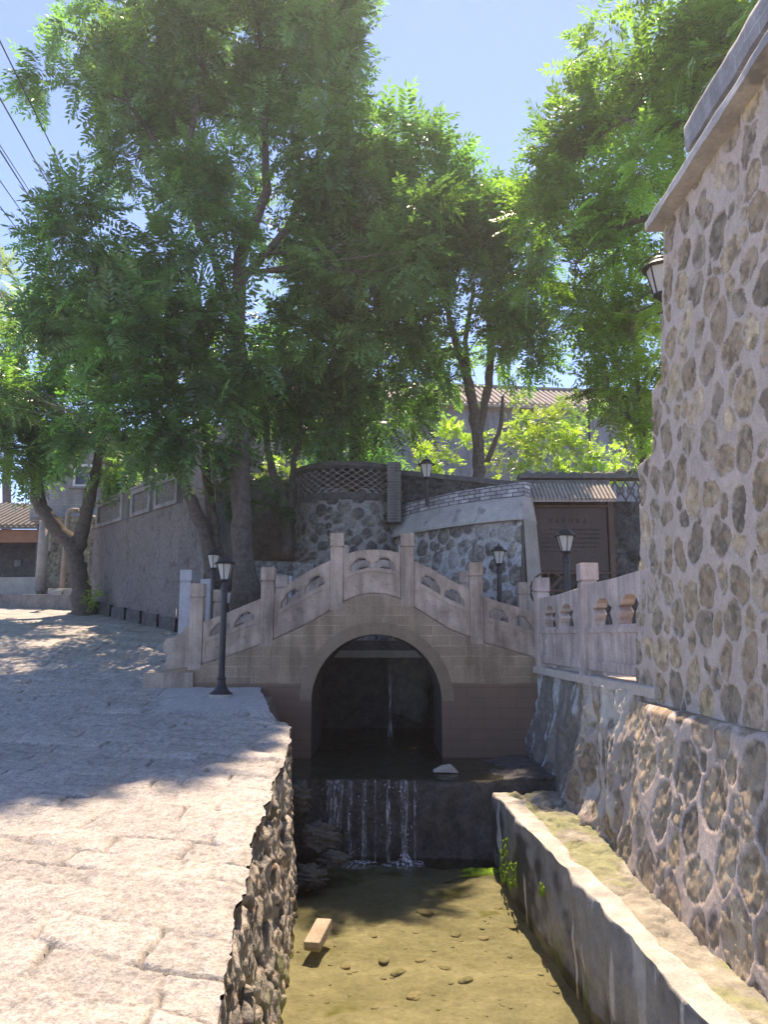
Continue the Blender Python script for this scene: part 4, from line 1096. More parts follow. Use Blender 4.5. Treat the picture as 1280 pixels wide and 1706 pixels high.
d = (g3-g2); mb = MB(); mb.add([(g2.x, g2.y, 1), (g3.x, g3.y, 1), (g3.x, g3.y, 4.6), (g2.x, g2.y, 4.6), (g2.x-.2, g2.y+.1, 1), (g3.x-.2, g3.y, 1), (g3.x-.2, g3.y, 4.6), (g2.x-.2, g2.y+.1, 4.6)], [(0,1,2,3),(4,7,6,5),(3,2,6,7),(0,4,5,1),(0,3,7,4),(1,5,6,2)])
mb.build('corner_face', M['greywall'], gw)
lat = empty('lattice_parapet', (-6, 19, 4.6), 'grey parapet of framed diamond lattice on top of the grey wall', 'parapet')
def framed(p, q, s0, s1):
    d = (q-p); d.z = 0; L = d.length; d.normalize(); A0 = p+d*L*s0; A1 = p+d*L*s1; Ls = (A1-A0).length
    T = Matrix(((d.x, -d.y, 0, A0.x), (d.y, d.x, 0, A0.y), (0, 0, 1, 4.6), (0, 0, 0, 1)))
    mb = MB()
    mb.prism([[(0, 0), (Ls, 0), (Ls, .70), (0, .70)], [(.14, .10), (Ls-.14, .10), (Ls-.14, .58), (.14, .58)]], -.08, .08, T)
    mb.build('frame', M['plaster'], lat, bevel=.01)
    mb = MB(); x = .14-.4
    while x < Ls-.14:
        for (za, zb_) in ((.1, .58), (.58, .1)):
            xa, xb = x, x+.40
            # clip
            def cl(xx): return (za + (zb_-za)*(xx-xa)/(xb-xa))
            xa2, xb2 = max(xa, .14), min(xb, Ls-.14)
            if xb2 > xa2+.02: mb.tube([T @ Vector((xa2, 0, cl(xa2))), T @ Vector((xb2, 0, cl(xb2)))], .02, 5)
        x += .13
    mb.build('lattice', M['latticetile'], lat)
    mb = MB(); mb.box((-.03, -.12, .70), (Ls+.03, .12, .76), T); mb.build('coping', M['plaster'], lat, bevel=.01)
framed(g0, g1, .06, .40); framed(g0, g1, .50, .72); framed(g0, g1, .76, .99)
# big plaster wall beyond
gh = empty('grey_house', (-7, 26, 3), 'plain grey house wall half hidden behind the left trees', 'house')
a = P(162, 760, 26.5); b_ = P(440, 760, 25.0)
mb = MB(); mb.add([(a.x, a.y, 2.5), (b_.x, b_.y, 2.5), (b_.x, b_.y, 8.6), (a.x, a.y, 8.6), (a.x, a.y+4, 2.5), (b_.x, b_.y+4, 2.5), (b_.x, b_.y+4, 8.6), (a.x, a.y+4, 8.6)], [(0,1,2,3),(4,7,6,5),(3,2,6,7),(0,3,7,4),(1,5,6,2)])
mb.build('wall', M['plaster'], gh)
# brick house with window
bh = empty('brick_house', (-10, 26, 3), 'grey brick house with a white-framed window on a stone base', 'house')
a = P(78, 870, 25.5); b_ = P(168, 862, 25.5); zt3 = P(100, 700, 25.5).z
zb3 = P(100, 868, 25.5).z
wpx = (121, 774, 155, 811); w0 = P(wpx[0], wpx[3], 25.5); w1 = P(wpx[2], wpx[1], 25.5)
mb = MB(); mb.prism([[(a.x-.6, zb3), (b_.x, zb3), (b_.x, zt3), (a.x-.6, zt3)], [(w0.x, w0.z), (w1.x, w0.z), (w1.x, w1.z), (w0.x, w1.z)]], 25.5, 25.8)
mb.box((b_.x-.3, 25.8, zb3), (b_.x, 29, zt3)); mb.box((a.x-.6, 25.8, zb3), (a.x-.3, 29, zt3))
mb.build('brick_wall', M['brick'], bh)
mb = MB(); e = .075; mb.prism([[(w0.x, w0.z), (w1.x, w0.z), (w1.x, w1.z), (w0.x, w1.z)], [(w0.x+e, w0.z+e), (w1.x-e, w0.z+e), (w1.x-e, w1.z-e), (w0.x+e, w1.z-e)]], 25.46, 25.6)
win = mb.build('window', M['white'], bh, bevel=.005)
mb = MB(); mb.box((w0.x+e, 25.55, w0.z+e), (w1.x-e, 25.57, w1.z-e)); mb.build('pane', M['glass'], win)
mb = MB(); mb.box((w0.x-.1, 25.35, w0.z-.08), (w1.x+.1, 25.49, w0.z-.01)); mb.build('sill', M['plaster'], win)
U, V = np.meshgrid(np.arange(0, 3.4, .03), np.arange(2.0, zb3, .03))
h, c3 = wall_field(U, V, .07, .16, 71, (.30, .28, .23), gap=.09, amp=.03, recess=False, ochre=0, pal=[(.26, .23, .17), (.19, .17, .13), (.32, .28, .2)])
st_x = P(72, 900, 24.4).x
Pos = np.stack([st_x+U*.75, 24.4-h+U*.05, V], -1); grid('stone_base', Pos, M['cobble'], bh, col=c3)
mb = MB(); mb.add([(st_x, 24.45, zb3-.02), (st_x+2.6, 24.65, zb3-.02), (b_.x, 25.52, zb3+.55), (a.x-.6, 25.52, zb3+.1)], [(0, 1, 2, 3)]); mb.build('base_top', M['brick'], bh)
# hut
hu = empty('wooden_hut', (-13, 27, 3), 'dark open hut with a red-brown beam under an old tiled roof at the far left', 'hut')
a = P(-60, 905, 26.8); b_ = P(66, 882, 26.8); f0 = P(0, 955, 26.8)
mb = MB(); mb.box((a.x-3, 29.5, 2), (b_.x, 29.7, b_.z+.3)); mb.box((b_.x-.15, 26.9, 2), (b_.x, 29.5, b_.z+.3)); mb.build('hut_wall', M['darkwall'], hu)
mb = MB(); mb.box((a.x-3, 26.8, b_.z-.45), (b_.x+.2, 27.0, b_.z+.0)); mb.build('beam', rough_mat('red_beam', (.22, .10, .06), (.30, .15, .09), 4, .3, .006, .7, 30), hu, bevel=.01)
mb = MB(); zr0 = b_.z+.05
mb.add([(a.x-3, 26.5, zr0), (b_.x+.4, 26.5, zr0), (b_.x+.4, 29.6, zr0+1.3), (a.x-3, 29.6, zr0+1.3), (a.x-3, 26.5, zr0-.08), (b_.x+.4, 26.5, zr0-.08), (b_.x+.4, 29.6, zr0+1.2), (a.x-3, 29.6, zr0+1.2)], [(0,1,2,3),(7,6,5,4),(0,4,5,1),(1,5,6,2),(2,6,7,3),(3,7,4,0)])
x = a.x-3
while x < b_.x+.4: mb.tube([(x, 26.46, zr0+.03), (x, 29.6, zr0+1.33)], .06, 6); x += .2
mb.build('tile_roof', M['darktile'], hu)
q = P(28, 938, 29.4); mb = MB(); mb.box((q.x-.12, 29.44, q.z-.12), (q.x+.12, 29.48, q.z+.12)); mb.build('paper_notice', M['plaster'], hu)
q = P(0, 945, 26.3); mb = MB(); mb.box((q.x-1.6, 26.6, 2.6), (q.x+.55, 26.75, 3.6)); 
# poles, pipe, kerbs
a = P(66, 985, 23.6); b_ = P(74, 868, 23.6)
mb = MB(); mb.tube([a, (a+b_)/2, b_], [.16, .15, .14], 12); tag(mb.build('wooden_pole', M['pole'], smooth=True), 'thick pale weathered pole leaning beside the hut', 'pole')
a = P(102, 985, 22.9); b_ = P(113, 856, 22.9)
mb = MB(); mb.tube([a, b_, b_+Vector((.04, 0, .07)), b_+Vector((.12, 0, .10)), b_+Vector((.30, .0, .10))], .075, 12); tag(mb.build('vent_pipe', M['pipe'], smooth=True), 'grey metal pipe bending over at its top before the stone base', 'pipe')
a = P(-60, 962, 24.6); b_ = P(62, 962, 24.0); zk = P(0, 962, 24.2).z
mb = MB(); mb.add([(a.x-4, a.y, 2.0), (b_.x, b_.y, 2.0), (b_.x, b_.y, zk), (a.x-4, a.y, zk-.0), (a.x-4, a.y+.6, 2.0), (b_.x, b_.y+.6, 2.0), (b_.x, b_.y+.6, zk), (a.x-4, a.y+.6, zk)], [(0,1,2,3),(4,7,6,5),(3,2,6,7),(0,4,5,1),(0,3,7,4),(1,5,6,2)])
tag(mb.build('planter_wall', M['concrete'], bevel=.02), 'low pale cement planter wall at the far left edge', 'wall')
a = P(-70, 992, 24.4); b_ = P(130, 1008, 22.0)
mb = MB(); mb.add([(a.x-4, a.y, 2.0), (b_.x, b_.y, 1.9), (b_.x, b_.y, P(130, 991, 22).z), (a.x-4, a.y, P(-70, 986, 24.4).z), (a.x-4, a.y+1, 2.0), (b_.x, b_.y+1, 2.0), (b_.x, b_.y+1, P(130, 991, 22).z), (a.x-4, a.y+1, P(-70, 986, 24.4).z)], [(0,1,2,3),(4,7,6,5),(3,2,6,7),(0,4,5,1),(0,3,7,4),(1,5,6,2)])
tag(mb.build('dark_kerb', M['greywall'], bevel=.02), 'dark kerb along the far left edge of the plaza', 'kerb')
mb = MB(); q = P(95, 990, 22.6); mb.box((q.x-.25, 22.5, q.z-.1), (q.x+.9, 22.8, q.z+.16)); mb.box((q.x-.1, 22.4, q.z-.1), (q.x+.2, 22.49, q.z+.12))
tag(mb.build('stone_step', M['concrete'], bevel=.02), 'small pale stone steps at the foot of the bent pipe', 'step')
# kerb under the grey wall
mb = MB(); dd = (g1-g0).normalized()
for i in range(7):
    p0 = g0 + (g2-g0)*(i/7.0+.01) ; p1 = g0 + (g2-g0)*((i+1)/7.0-.01); p0 = p0+Vector((-.05, -.25, 0)); p1 = p1+Vector((-.05, -.25, 0))
    zq0 = float(zp(p0.x, p0.y))-.2; n_ = .18
    mb.add([(p0.x, p0.y, zq0), (p1.x, p1.y, zq0-.1), (p1.x, p1.y, zq0+.42), (p0.x, p0.y, zq0+.46), (p0.x, p0.y+.4, zq0), (p1.x, p1.y+.4, zq0), (p1.x, p1.y+.4, zq0+.42), (p0.x, p0.y+.4, zq0+.46)], [(0,1,2,3),(4,7,6,5),(3,2,6,7),(0,4,5,1),(0,3,7,4),(1,5,6,2)])
tag(mb.build('foot_kerb', M['darkwall'], bevel=.02), 'row of dark worn kerb stones along the foot of the grey wall', 'kerb')

# ------------------------------------------------------------------ house behind with tiled roof
hb = empty('village_house', (2, 31, 4), 'long blue-grey village house with pale tiled roof behind the trees', 'house')
a = P(380, 672, 29.0); b_ = P(1180, 692, 31.6)
ze = P(720, 676, 30.1).z
mb = MB(); d = Vector((b_.x-a.x, b_.y-a.y, 0)).normalized(); n_ = Vector((-d.y, d.x, 0))
A0 = Vector((a.x, a.y, 0)); B0 = Vector((b_.x, b_.y, 0)); A1 = A0+n_*6; B1 = B0+n_*6
def boxq(mb, q, z0, z1): mb.add([(p.x, p.y, z0) for p in q]+[(p.x, p.y, z1) for p in q], [(0,3,2,1),(4,5,6,7),(0,1,5,4),(1,2,6,5),(2,3,7,6),(3,0,4,7)])
boxq(mb, [A0, B0, B1, A1], 3, ze-.12); mb.build('wall', M['bluewall'], hb)
mb = MB(); E0 = A0-n_*.5; E1 = B0-n_*.5; Rg0 = A0+n_*2.2; Rg1 = B0+n_*2.2; K0 = A0+n_*6.4; K1 = B0+n_*6.4
zr = ze+1.5
mb.add([(E0.x, E0.y, ze), (E1.x, E1.y, ze), (Rg1.x, Rg1.y, zr), (Rg0.x, Rg0.y, zr), (K1.x, K1.y, ze-.5), (K0.x, K0.y, ze-.5), (E0.x, E0.y, ze-.1), (E1.x, E1.y, ze-.1), (K1.x, K1.y, ze-.6), (K0.x, K0.y, ze-.6)], [(0,1,2,3),(3,2,4,5),(0,6,7,1),(6,9,8,7)])
L = (E1-E0).length; k = 0.0
while k < L:
    p0 = E0+d*k; p1 = Rg0+d*k
    mb.tube([(p0.x-n_.x*.05, p0.y-n_.y*.05, ze+.03), (p1.x, p1.y, zr+.03)], .07, 6); k += .24
mb.build('roof', M['tile'], hb)
mb = MB(); mb.tube([(Rg0.x, Rg0.y, zr+.08), (Rg1.x, Rg1.y, zr+.08)], .13, 8); mb.build('roof_ridge', M['darktile'], hb)
q0 = P(541, 690, 29.4); mb = MB(); Tn = A0 + d*((q0.x-A0.x)/d.x)
mb.box((q0.x-.22, Tn.y-.06, q0.z-.55), (q0.x+.12, Tn.y+.02, q0.z+.2)); mb.build('window', M['glass'], hb)
q0 = P(745, 705, 30); mb.v = []; 

# ------------------------------------------------------------------ power lines
wires = [((0, 70), (135, 345)), ((0, 165), (103, 347)), ((0, 243), (66, 345)), ((0, 252), (70, 362)), ((0, 302), (70, 402)), ((0, 345), (66, 432))]
wl_labels = ['uppermost of the black power cables crossing the upper left sky', 'second power cable from the top at the upper left', 'third power cable from the top, nearly touching the fourth', 'fourth power cable from the top, thicker than its neighbour above', 'fifth power cable from the top at the upper left', 'lowest thin power cable at the upper left']
for k, (p0, p1) in enumerate(wires):
    A0 = P(*p0, 13.0); B0 = P(*p1, 20.0); D0 = B0-A0
    pts = [A0+D0*t for t in np.linspace(-1.6, 1.8, 24)]
    pts = [q+Vector((0, 0, -.02*((i/23-.5)**2)*-4)) for i, q in enumerate(pts)]
    mb = MB(); mb.tube(pts, .009 if k in (2, 4, 5) else .014, 6); tag(mb.build('power_cable', M['wire'], smooth=True), wl_labels[k], 'cable', 'power cables across the sky')

# ------------------------------------------------------------------ trees
def frond_templates(rs, nleaf=8, L=.5, ll=.105, lw=.036, count=6):
    out = []
    for t in range(count):
        V_ = []; Fq = []
        droop = rs.uniform(.15, .5)
        def spine(s):  # along x, drooping in z
            return np.array([L*(s-.08*s*s*droop), 0, -droop*L*.55*s**2])
        for i in range(nleaf*2+1):
            if i == nleaf*2: s = 1.0; sg = 0
            else: s = .18 + .8*(i//2+.5)/nleaf; sg = 1 if i % 2 else -1
            b0 = spine(s)
            ang = R(rs.uniform(50, 75)) if sg else 0
            dirv = np.array([math.cos(ang), sg*math.sin(ang), -rs.uniform(.05, .30)]); dirv /= np.linalg.norm(dirv)
            lng = ll*(1-.35*abs(s-.5))*rs.uniform(.85, 1.15); w_ = lw*rs.uniform(.85, 1.15)
            side = np.cross(dirv, [0, 0, 1.0]); side /= np.linalg.norm(side); side = side + np.array([0, 0, rs.uniform(-.5, .5)])
            side /= np.linalg.norm(side)
            o_ = len(V_)
            V_ += [b0, b0+dirv*lng*.42+side*w_*.5, b0+dirv*lng+np.array([0, 0, -.02*rs.rand()]), b0+dirv*lng*.42-side*w_*.5]
            Fq.append([o_, o_+1, o_+2, o_+3])
        # rachis
        o_ = len(V_); a_ = spine(0); b2 = spine(.55); 
        V_ += [a_+[0, .004, 0], b2+[0, .003, 0], b2-[0, .003, 0], a_-[0, .004, 0]]; Fq.append([o_, o_+1, o_+2, o_+3])
        o_ = len(V_); a_ = spine(.55); b2 = spine(1)
        V_ += [a_+[0, .003, 0], b2+[0, .002, 0], b2-[0, .002, 0], a_-[0, .003, 0]]; Fq.append([o_, o_+1, o_+2, o_+3])
        out.append((np.array(V_), np.array(Fq)))
    return out
RS = np.random.RandomState(77)
TPL = frond_templates(RS, 9, .84, .195, .062)
TPL_S = frond_templates(RS, 5, .34, .10, .042)
def crown_mesh(name, tips, dirs, cols, mat, parent, nf=9, scale=1.0, tpl=TPL, seed=0, droop=.0):
    rs = np.random.RandomState(seed); NV = []; NF = []; NC = []; off = 0
    n = len(tips); N = n*nf
    T = np.repeat(tips, nf, 0) + rs.randn(N, 3)*.07; D = np.repeat(dirs, nf, 0); Cc = np.repeat(cols, nf, 0)*(1+rs.uniform(-.5, .5, (N, 1)))
    # frond direction: around the twig axis
    az = rs.rand(N)*2*np.pi; pol = np.radians(rs.uniform(25, 105, N))
    ref = np.tile([0.0, 0.0, 1.0], (N, 1)); ref[np.abs(D[:, 2]) > .9] = [1, 0, 0]
    A = np.cross(D, ref); A /= np.linalg.norm(A, axis=1, keepdims=True); B = np.cross(D, A)
    X_ = D*np.cos(pol)[:, None] + (A*np.cos(az)[:, None]+B*np.sin(az)[:, None])*np.sin(pol)[:, None]
    X_[:, 2] -= .15+droop; X_ /= np.linalg.norm(X_, axis=1, keepdims=True)
    up = np.tile([0.0, 0.0, 1.0], (N, 1)) + rs.randn(N, 3)*.35
    Y_ = np.cross(up, X_); Y_ /= np.linalg.norm(Y_, axis=1, keepdims=True); Z_ = np.cross(X_, Y_)
    S = scale*rs.uniform(.7, 1.2, N); which = rs.randint(0, len(tpl), N)
    for k, (tv, tf) in enumerate(tpl):
        idx = np.where(which == k)[0]
        if len(idx) == 0: continue
        v = (tv[None, :, 0:1]*X_[idx][:, None, :] + tv[None, :, 1:2]*Y_[idx][:, None, :] + tv[None, :, 2:3]*Z_[idx][:, None, :])*S[idx][:, None, None] + T[idx][:, None, :]
        m_ = len(tv); NV.append(v.reshape(-1, 3)); NF.append((tf[None]+(np.arange(len(idx))*m_)[:, None, None]).reshape(-1, 4)+off)
        NC.append(np.repeat(np.clip(Cc[idx], 0, 3), m_, 0)); off += len(idx)*m_
    return from_np(name, np.concatenate(NV), np.concatenate(NF), mat, parent, np.concatenate(NC), False)
def tree(name, label, cat, trunks, blobs, seed, dens=1.0, mat='leaf', scale=1.0, group=None, nf=9, tpl=None, tint=(1, 1, 1), droop=0.0, clumpr=.55, bark='bark'):
    """trunks: list of [(px,py,Y,r_m)...]; blobs: (px,py,Y,rx_px,ry_px,rd_m[,tint])"""
    rs = np.random.RandomState(seed)
    b0 = trunks[0][0] if trunks else None
    base = P(b0[0], b0[1], b0[2]) if b0 else P(blobs[0][0], blobs[0][1], blobs[0][2])
    o = empty(name, base, label, cat, group)
    nodes = []; mb = MB()
    for tr_ in trunks:
        pts = []; rad = []
        K = [P(a_, b2, c_) for (a_, b2, c_, r_) in tr_]; rk = [t[3] for t in tr_]
        for i in range(len(K)-1):
            for t in np.linspace(0, 1, 6, endpoint=False):
                q = K[i].lerp(K[i+1], t) + Vector(rs.randn(3)*rk[i]*.10); pts.append(q); rad.append((rk[i]+(rk[i+1]-rk[i])*t)*(1+rs.randn()*.05))
        pts.append(K[-1]); rad.append(rk[-1])
        if tr_ is trunks[0] and name != 'bush':
            pts.insert(0, pts[0]+Vector((0, 0, -.5))); rad.insert(0, rad[0]*1.5); rad[1] *= 1.25
        mb.tube(pts, rad, 12)
        nodes += list(zip(pts, rad))
    tips = []; dirs = []; cols = []
    for bl_ in blobs:
        px, py, Yq, rx, ry, rd = bl_[:6]; bt = bl_[6] if len(bl_) > 6 else 1.0
        c = np.array(P(px, py, Yq)); k_ = Yq/F; r3 = np.array([rx*k_, rd, ry*k_])
        vol = 4.19*np.prod(r3); ncl = max(3, int(vol*1.05*dens/(clumpr**3*4.19*.30)*.22))
        dv = rs.randn(ncl, 3); dv /= np.linalg.norm(dv, axis=1, keepdims=True); rr_ = rs.uniform(.12, 1, ncl)**.45
        cen = c + dv*rr_[:, None]*r3
        for i in range(ncl):
            cc = cen[i]; cr_ = clumpr*rs.uniform(.7, 1.25); nt_ = rs.randint(3, 6)
            tone = bt*rs.uniform(.75, 1.25); yel = rs.uniform(.9, 1.15)
            if nodes:
                dn = [((q[0]-Vector(cc)).length + (0 if q[0].z < cc[2]+.3 else 2)) for q in nodes[::2]]
                j = int(np.argmin(dn)); q, r_ = nodes[::2][j]
                if dn[j] < 5.5:
                    mid = q.lerp(Vector(cc), .5)+Vector((rs.randn()*.12, rs.randn()*.12, .12)); r0 = min(r_*.5, .05)*rs.uniform(.6, 1)
                    mb.tube([q, mid, Vector(cc)], [r0, r0*.6, r0*.3], 5, False)
            for t in range(nt_):
                dd = rs.randn(3); dd /= np.linalg.norm(dd); dd = dd*.8+dv[i]*.6+np.array([0, 0, .35]); dd /= np.linalg.norm(dd)
                tp_ = cc+dd*cr_*rs.uniform(.4, 1.0)
                tips.append(tp_); dirs.append(dd); cols.append([tone*yel*tint[0], tone*tint[1], tone*tint[2]*rs.uniform(.8, 1.1)])
                if rs.rand() < .5: mb.tube([Vector(cc), Vector(tp_)], [.010, .005], 4, False)
    if mb.v: mb.build('trunk', M[bark], o, smooth=True, fixn=False)
    crown_mesh('crown', np.array(tips), np.array(dirs), np.array(cols), M[mat], o, nf, scale, tpl or TPL, seed, droop)
    return o, len(tips)*nf
tot = 0
# big tree
specs = [
 dict(name='tall_tree', label='tallest tree, thick straight trunk behind the bridge, crown filling the upper left', cat='tree', seed=1,
  trunks=[[(407, 975, 16, .25), (402, 860, 16, .21), (400, 720, 16, .20), (395, 560, 16, .17), (400, 430, 15.8, .14), (445, 320, 16.6, .10), (440, 180, 16.8, .07), (430, 20, 16.8, .05)],
          [(398, 560, 16, .12), (355, 430, 16.6, .10), (300, 300, 16.6, .08), (215, 170, 16.6, .05)], [(400, 470, 15.9, .11), (480, 380, 16.6, .08), (530, 260, 16.8, .06), (560, 120, 16.8, .04)], [(300, 300, 16.6, .07), (340, 120, 16.6, .05), (330, -60, 16.6, .04)]],
  blobs=[(330, 80, 16.8, 235, 110, 1.7), (430, -10, 16.9, 205, 90, 1.7), (170, 160, 16.6, 90, 100, 1.2), (200, 40, 16.6, 105, 70, 1.2), (350, 230, 16.6, 200, 90, 1.5), (520, 110, 16.8, 75, 120, 1.3), (580, 250, 16.8, 70, 85, 1.2), (560, 60, 16.0, 28, 80, 1.2), (440, 350, 16.6, 110, 80, 1.2), (545, 210, 15.6, 55, 100, 1.0), (590, 425, 15.4, 85, 60, 1.0), (680, 405, 15.3, 65, 50, .9), (340, 330, 16.5, 80, 60, 1.0)], dens=1.0, scale=.92),
 dict(name='leaning_tree', label='leaning many-stemmed tree with drooping dark fronds left of the tall trunk', cat='tree', seed=2,
  trunks=[[(362, 985, 16.6, .17), (340, 880, 16.4, .14), (300, 790, 16.0, .11), (260, 690, 15.4, .08), (200, 560, 15.0, .06), (150, 450, 14.8, .04)], [(378, 985, 16.7, .13), (355, 880, 16.6, .12), (340, 760, 16.4, .09), (345, 640, 16.2, .07), (330, 480, 16, .05)], [(300, 790, 16.0, .06), (230, 740, 15.6, .05), (150, 700, 15.2, .03)]],
  blobs=[(200, 400, 15.2, 120, 70, 1.2), (118, 410, 15.2, 42, 45, .8), (290, 450, 15.2, 120, 90, 1.2), (150, 500, 15.0, 95, 70, 1.2), (250, 560, 14.8, 130, 90, 1.2), (180, 640, 14.7, 100, 75, 1.0), (330, 620, 15.0, 110, 90, 1.1), (230, 710, 14.9, 95, 45, .8), (330, 710, 15.2, 50, 45, .7), (400, 560, 15.2, 70, 80, 1.0), (115, 520, 18, 60, 55, 1.1), (210, 560, 18, 90, 70, 1.1), (-70, 640, 18, 80, 80, 1.4), (-40, 640, 16.5, 60, 60, 1.2), (280, 620, 19.5, 95, 55, 1.2), (170, 600, 19.5, 80, 50, 1.2)], dens=1.0, tint=(.85, .94, 1.0), droop=.12),  # rear and off-frame leaf clumps added to shade the far plaza
 dict(name='forked_tree', label='tree with a Y-shaped forked dark trunk at the left of the plaza', cat='tree', seed=3,
  trunks=[[(136, 1012, 21.0, .27), (131, 950, 21.0, .24), (124, 912, 21.0, .23), (92, 880, 20.9, .20), (62, 830, 20.8, .18), (56, 770, 20.8, .15), (50, 700, 20.8, .10), (30, 640, 20.8, .07), (10, 560, 20.8, .05)], [(128, 915, 21, .20), (142, 860, 21.0, .17), (155, 800, 21.0, .16), (170, 740, 21, .10), (180, 660, 21, .06)], [(56, 770, 20.8, .08), (95, 700, 20.8, .06), (110, 640, 20.8, .04)]],
  blobs=[(45, 620, 20.5, 80, 62, 1.6), (40, 720, 20.4, 80, 60, 1.3), (120, 690, 20.4, 70, 60, 1.2), (180, 750, 20.3, 45, 35, .9), (20, 770, 20.4, 60, 35, .9), (100, 590, 20.8, 60, 55, 1.2)], dens=.8, tint=(.95, 1, .95), scale=1.05),
 dict(name='middle_tree', label='slim dark-trunked tree rising behind the round turret', cat='tree', seed=4,
  trunks=[[(590, 800, 21.5, .16), (592, 700, 21.3, .15), (595, 600, 20.5, .13), (600, 500, 19.5, .11), (590, 400, 18.5, .08), (610, 280, 18, .05)], [(597, 570, 20.2, .08), (650, 470, 19, .06), (690, 330, 18, .04)]],
  blobs=[(560, 480, 17.8, 110, 90, 1.5), (660, 460, 17.8, 100, 110, 1.4), (600, 370, 17.8, 110, 90, 1.4), (680, 330, 17.8, 85, 75, 1.2), (690, 285, 17.8, 36, 34, .8, 1.25), (610, 590, 18.2, 100, 65, 1.3), (500, 590, 18.2, 80, 70, 1.2), (640, 680, 20.0, 70, 65, 1.0), (450, 640, 18.2, 60, 60, 1.0), (560, 690, 20, 50, 40, .9), (680, 640, 19.5, 50, 50, .9), (620, 735, 20.8, 50, 26, .6), (645, 240, 17.6, 38, 50, .8)], dens=.95, tint=(.9, 1, 1), scale=1.1),
 dict(name='thin_tree', label='thin curved trunks with shaded leaves between tall trunk and turret', cat='tree', seed=5,
  trunks=[[(478, 900, 19, .13), (478, 850, 19, .12), (455, 790, 19, .10), (445, 740, 19, .08), (440, 660, 19, .06)], [(482, 860, 19, .10), (488, 780, 19, .08), (500, 720, 19, .06), (510, 650, 19, .04)]],
  blobs=[(500, 690, 19, 60, 40, .9), (440, 700, 19, 55, 40, .8), (530, 650, 19, 50, 40, .9), (470, 640, 18.6, 60, 40, .9), (540, 720, 19.5, 36, 30, .7)], dens=1.2, tint=(.85, .95, 1)),
 dict(name='twin_tree', label='tree with twin dark stems behind the curved wall right of the lantern', cat='tree', seed=6,
  trunks=[[(799, 812, 20, .16), (797, 740, 20, .15), (786, 660, 19.8, .13), (770, 600, 19.5, .11), (750, 540, 19, .08), (740, 440, 18.5, .05)], [(812, 770, 20, .08), (835, 710, 19.9, .06), (838, 660, 19.8, .04)], [(796, 735, 20, .11), (815, 640, 20, .11), (818, 580, 19.8, .09), (810, 470, 19, .06), (830, 370, 18.5, .04)], [(790, 690, 19.9, .07), (775, 570, 19.6, .07), (790, 480, 19, .05)]],
  blobs=[(780, 440, 18.8, 90, 85, 1.4), (840, 400, 18.8, 85, 80, 1.3), (765, 385, 18.6, 60, 40, 1.0, 1.2), (850, 395, 18.8, 50, 35, .9, 1.2), (730, 530, 19, 70, 55, 1.1), (820, 510, 19, 75, 50, 1.1), (850, 570, 19, 55, 35, .8), (710, 620, 19.5, 45, 50, .8), (880, 600, 19, 45, 30, .6)], dens=.95, tint=(.92, 1, .95)),
 dict(name='right_tree', label='large leafy tree leaning over the tall wall at the upper right', cat='tree', seed=7,
  trunks=[[(1215, 900, 13, .16), (1200, 600, 13, .14), (1175, 400, 13, .12), (1158, 180, 13, .11), (1172, 70, 13, .09), (1180, -60, 13, .06)], [(1175, 400, 13, .09), (1090, 360, 14, .07), (1020, 380, 15, .05), (960, 440, 15.4, .03)], [(1160, 200, 13, .08), (1080, 220, 14, .06), (1010, 180, 15, .04)]],
  blobs=[(1090, 60, 14.2, 95, 90, 1.1), (1045, 160, 15.4, 65, 75, 1.0), (1080, 200, 14.4, 85, 90, 1.0), (1200, 20, 13, 80, 70, 1.0), (995, 285, 15.6, 60, 55, .9, 1.15), (1050, 330, 14.6, 75, 65, .9, 1.35), (975, 400, 15.8, 75, 65, .9), (1050, 460, 15.2, 55, 60, .8), (965, 500, 15.9, 50, 45, .8), (1180, 150, 13.2, 70, 85, .9), (1150, 30, 13.6, 80, 60, 1.0), (1260, -10, 13, 60, 60, 1.0), (930, 345, 16, 30, 38, .6), (905, 420, 16, 38, 50, .7), (1000, 560, 15.6, 45, 30, .6), (955, 230, 15.9, 28, 30, .6), (1235, 75, 12.4, 60, 50, .6)], dens=1.0, tint=(1.35, 1.25, .8), scale=1.0, clumpr=.5),
 dict(name='small_tree', label='bright small tree hugging the far edge of the tall wall below the lantern', cat='tree', seed=8,
  trunks=[[(1075, 850, 14.5, .07), (1070, 700, 14.5, .06), (1060, 600, 14.4, .04), (1050, 530, 14.3, .03)], [(1072, 720, 14.5, .05), (1015, 660, 14.5, .04), (1010, 610, 14.5, .03)]],
  blobs=[(1060, 590, 14.4, 50, 55, .7, 1.25), (1075, 690, 14.4, 40, 55, .7, 1.3), (1040, 640, 14.4, 35, 45, .6, 1.1), (1090, 520, 14.4, 45, 40, .6, 1.2)], dens=1.3, mat='leaf_bright', scale=.75, clumpr=.38, tint=(.85, .80, .9)),
]
for s in specs:
    o, n = tree(**s); tot += n
    print(s['name'], n)
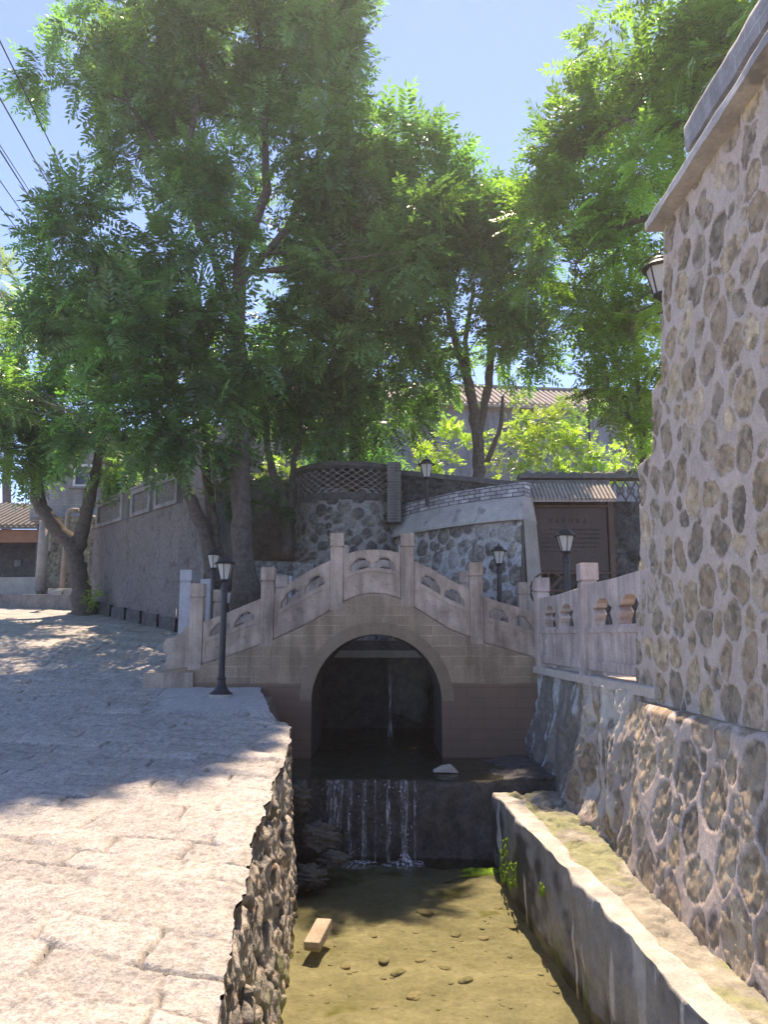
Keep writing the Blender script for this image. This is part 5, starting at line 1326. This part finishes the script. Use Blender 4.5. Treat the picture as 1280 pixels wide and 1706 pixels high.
# bushes behind the walls
bush = [
 ('bush', 'bright green bush right of the wall lantern, left of the twin stems', [(752, 765, 23, 42, 46, .9, 1.2), (730, 790, 23, 30, 22, .6, 1.2)], 21),
 ('bush', 'bright green bush right of the twin stems, above the curved wall', [(852, 760, 23, 52, 48, .9, 1.2), (870, 720, 23, 35, 35, .7)], 22),
 ('bush', 'tall loose bush with drooping leaves before the tiled house roof', [(905, 700, 24, 38, 50, .8, .9), (930, 740, 23.5, 40, 40, .8, 1.1)], 23),
 ('bush', 'lime green bush over the notice board roof', [(955, 765, 22, 55, 40, .9, 1.3), (900, 790, 22, 40, 20, .7, 1.2)], 24),
 ('bush', 'lime green bush over the hump-tiled wall beside the tall stone wall', [(1035, 760, 21.5, 52, 38, .9, 1.35), (1080, 760, 21.5, 30, 30, .7, 1.3)], 25),
 ('bush', 'bright shrub glimpsed between the thin trunks', [(452, 795, 24, 24, 24, .6, 1.2), (520, 745, 24, 26, 30, .6, 1.1)], 26)]
for (nm, lb, bl_, sd_) in bush:
    o, n = tree(nm, lb, 'bush', [], bl_, sd_, 1.7, 'leaf_bright', .85, 'bushes behind the walls', clumpr=.42, tpl=TPL_S); tot += n
o, n = tree('far_tree', 'pale feathery young tree against the sky beside the tiled roof', 'tree', [[(985, 800, 24, .06), (982, 700, 24, .04), (978, 630, 24, .02)]], [(982, 660, 24, 26, 36, .6), (1000, 700, 24, 34, 34, .7), (975, 720, 24, 28, 30, .6)], 31, .9, 'leaf', .7, None, clumpr=.4, tpl=TPL_S, tint=(1.7, 1.5, 1.3)); tot += n
o, n = tree('far_tree', 'pale distant tree at the far left under the cables', 'tree', [[(10, 900, 38, .2), (12, 600, 38, .15), (15, 500, 38, .08)]], [(15, 480, 38, 34, 26, 1.2), (0, 530, 36, 60, 30, 1.5), (25, 560, 34, 45, 30, 1.5)], 32, .9, 'leaf_bright', 1.3, None, clumpr=.8, tint=(1, 1, .8)); tot += n
o, n = tree('bush', 'dark ivy-like shrub wrapping the foot of the tall trunk', 'bush', [], [(395, 840, 16.6, 45, 40, .4, .7), (440, 850, 18, 40, 45, .5, .6), (400, 790, 16.4, 40, 35, .3, .7)], 33, 1.0, 'leaf', .8, None, clumpr=.3, tint=(.8, .95, 1), tpl=TPL_S); tot += n
o, n = tree('bush', 'low weed with broad leaves at the foot of the forked trunk', 'bush', [], [(150, 990, 20.6, 8, 18, .15, 1.3)], 34, 1.0, 'leaf_bright', .45, None, clumpr=.15, tpl=TPL_S)
print('fronds', tot)

# ------------------------------------------------------------------ thin haze volume added to lift shaded tones as a lens veil would
HAZE = 0.0015
m = bpy.data.materials.new('haze'); m.use_nodes = True; nt = m.node_tree; nt.nodes.remove(nt.nodes['Principled BSDF'])
pv = nd(nt, 'ShaderNodeVolumePrincipled'); pv.inputs['Color'].default_value = (.86, .88, .95, 1); pv.inputs['Density'].default_value = HAZE; pv.inputs['Anisotropy'].default_value = .55
nt.links.new(pv.outputs[0], nt.nodes['Material Output'].inputs['Volume'])
mb = MB(); mb.box((-112, -62, -2.8), (112, 132, 24)); tag(mb.build('haze', m), kind='stuff')
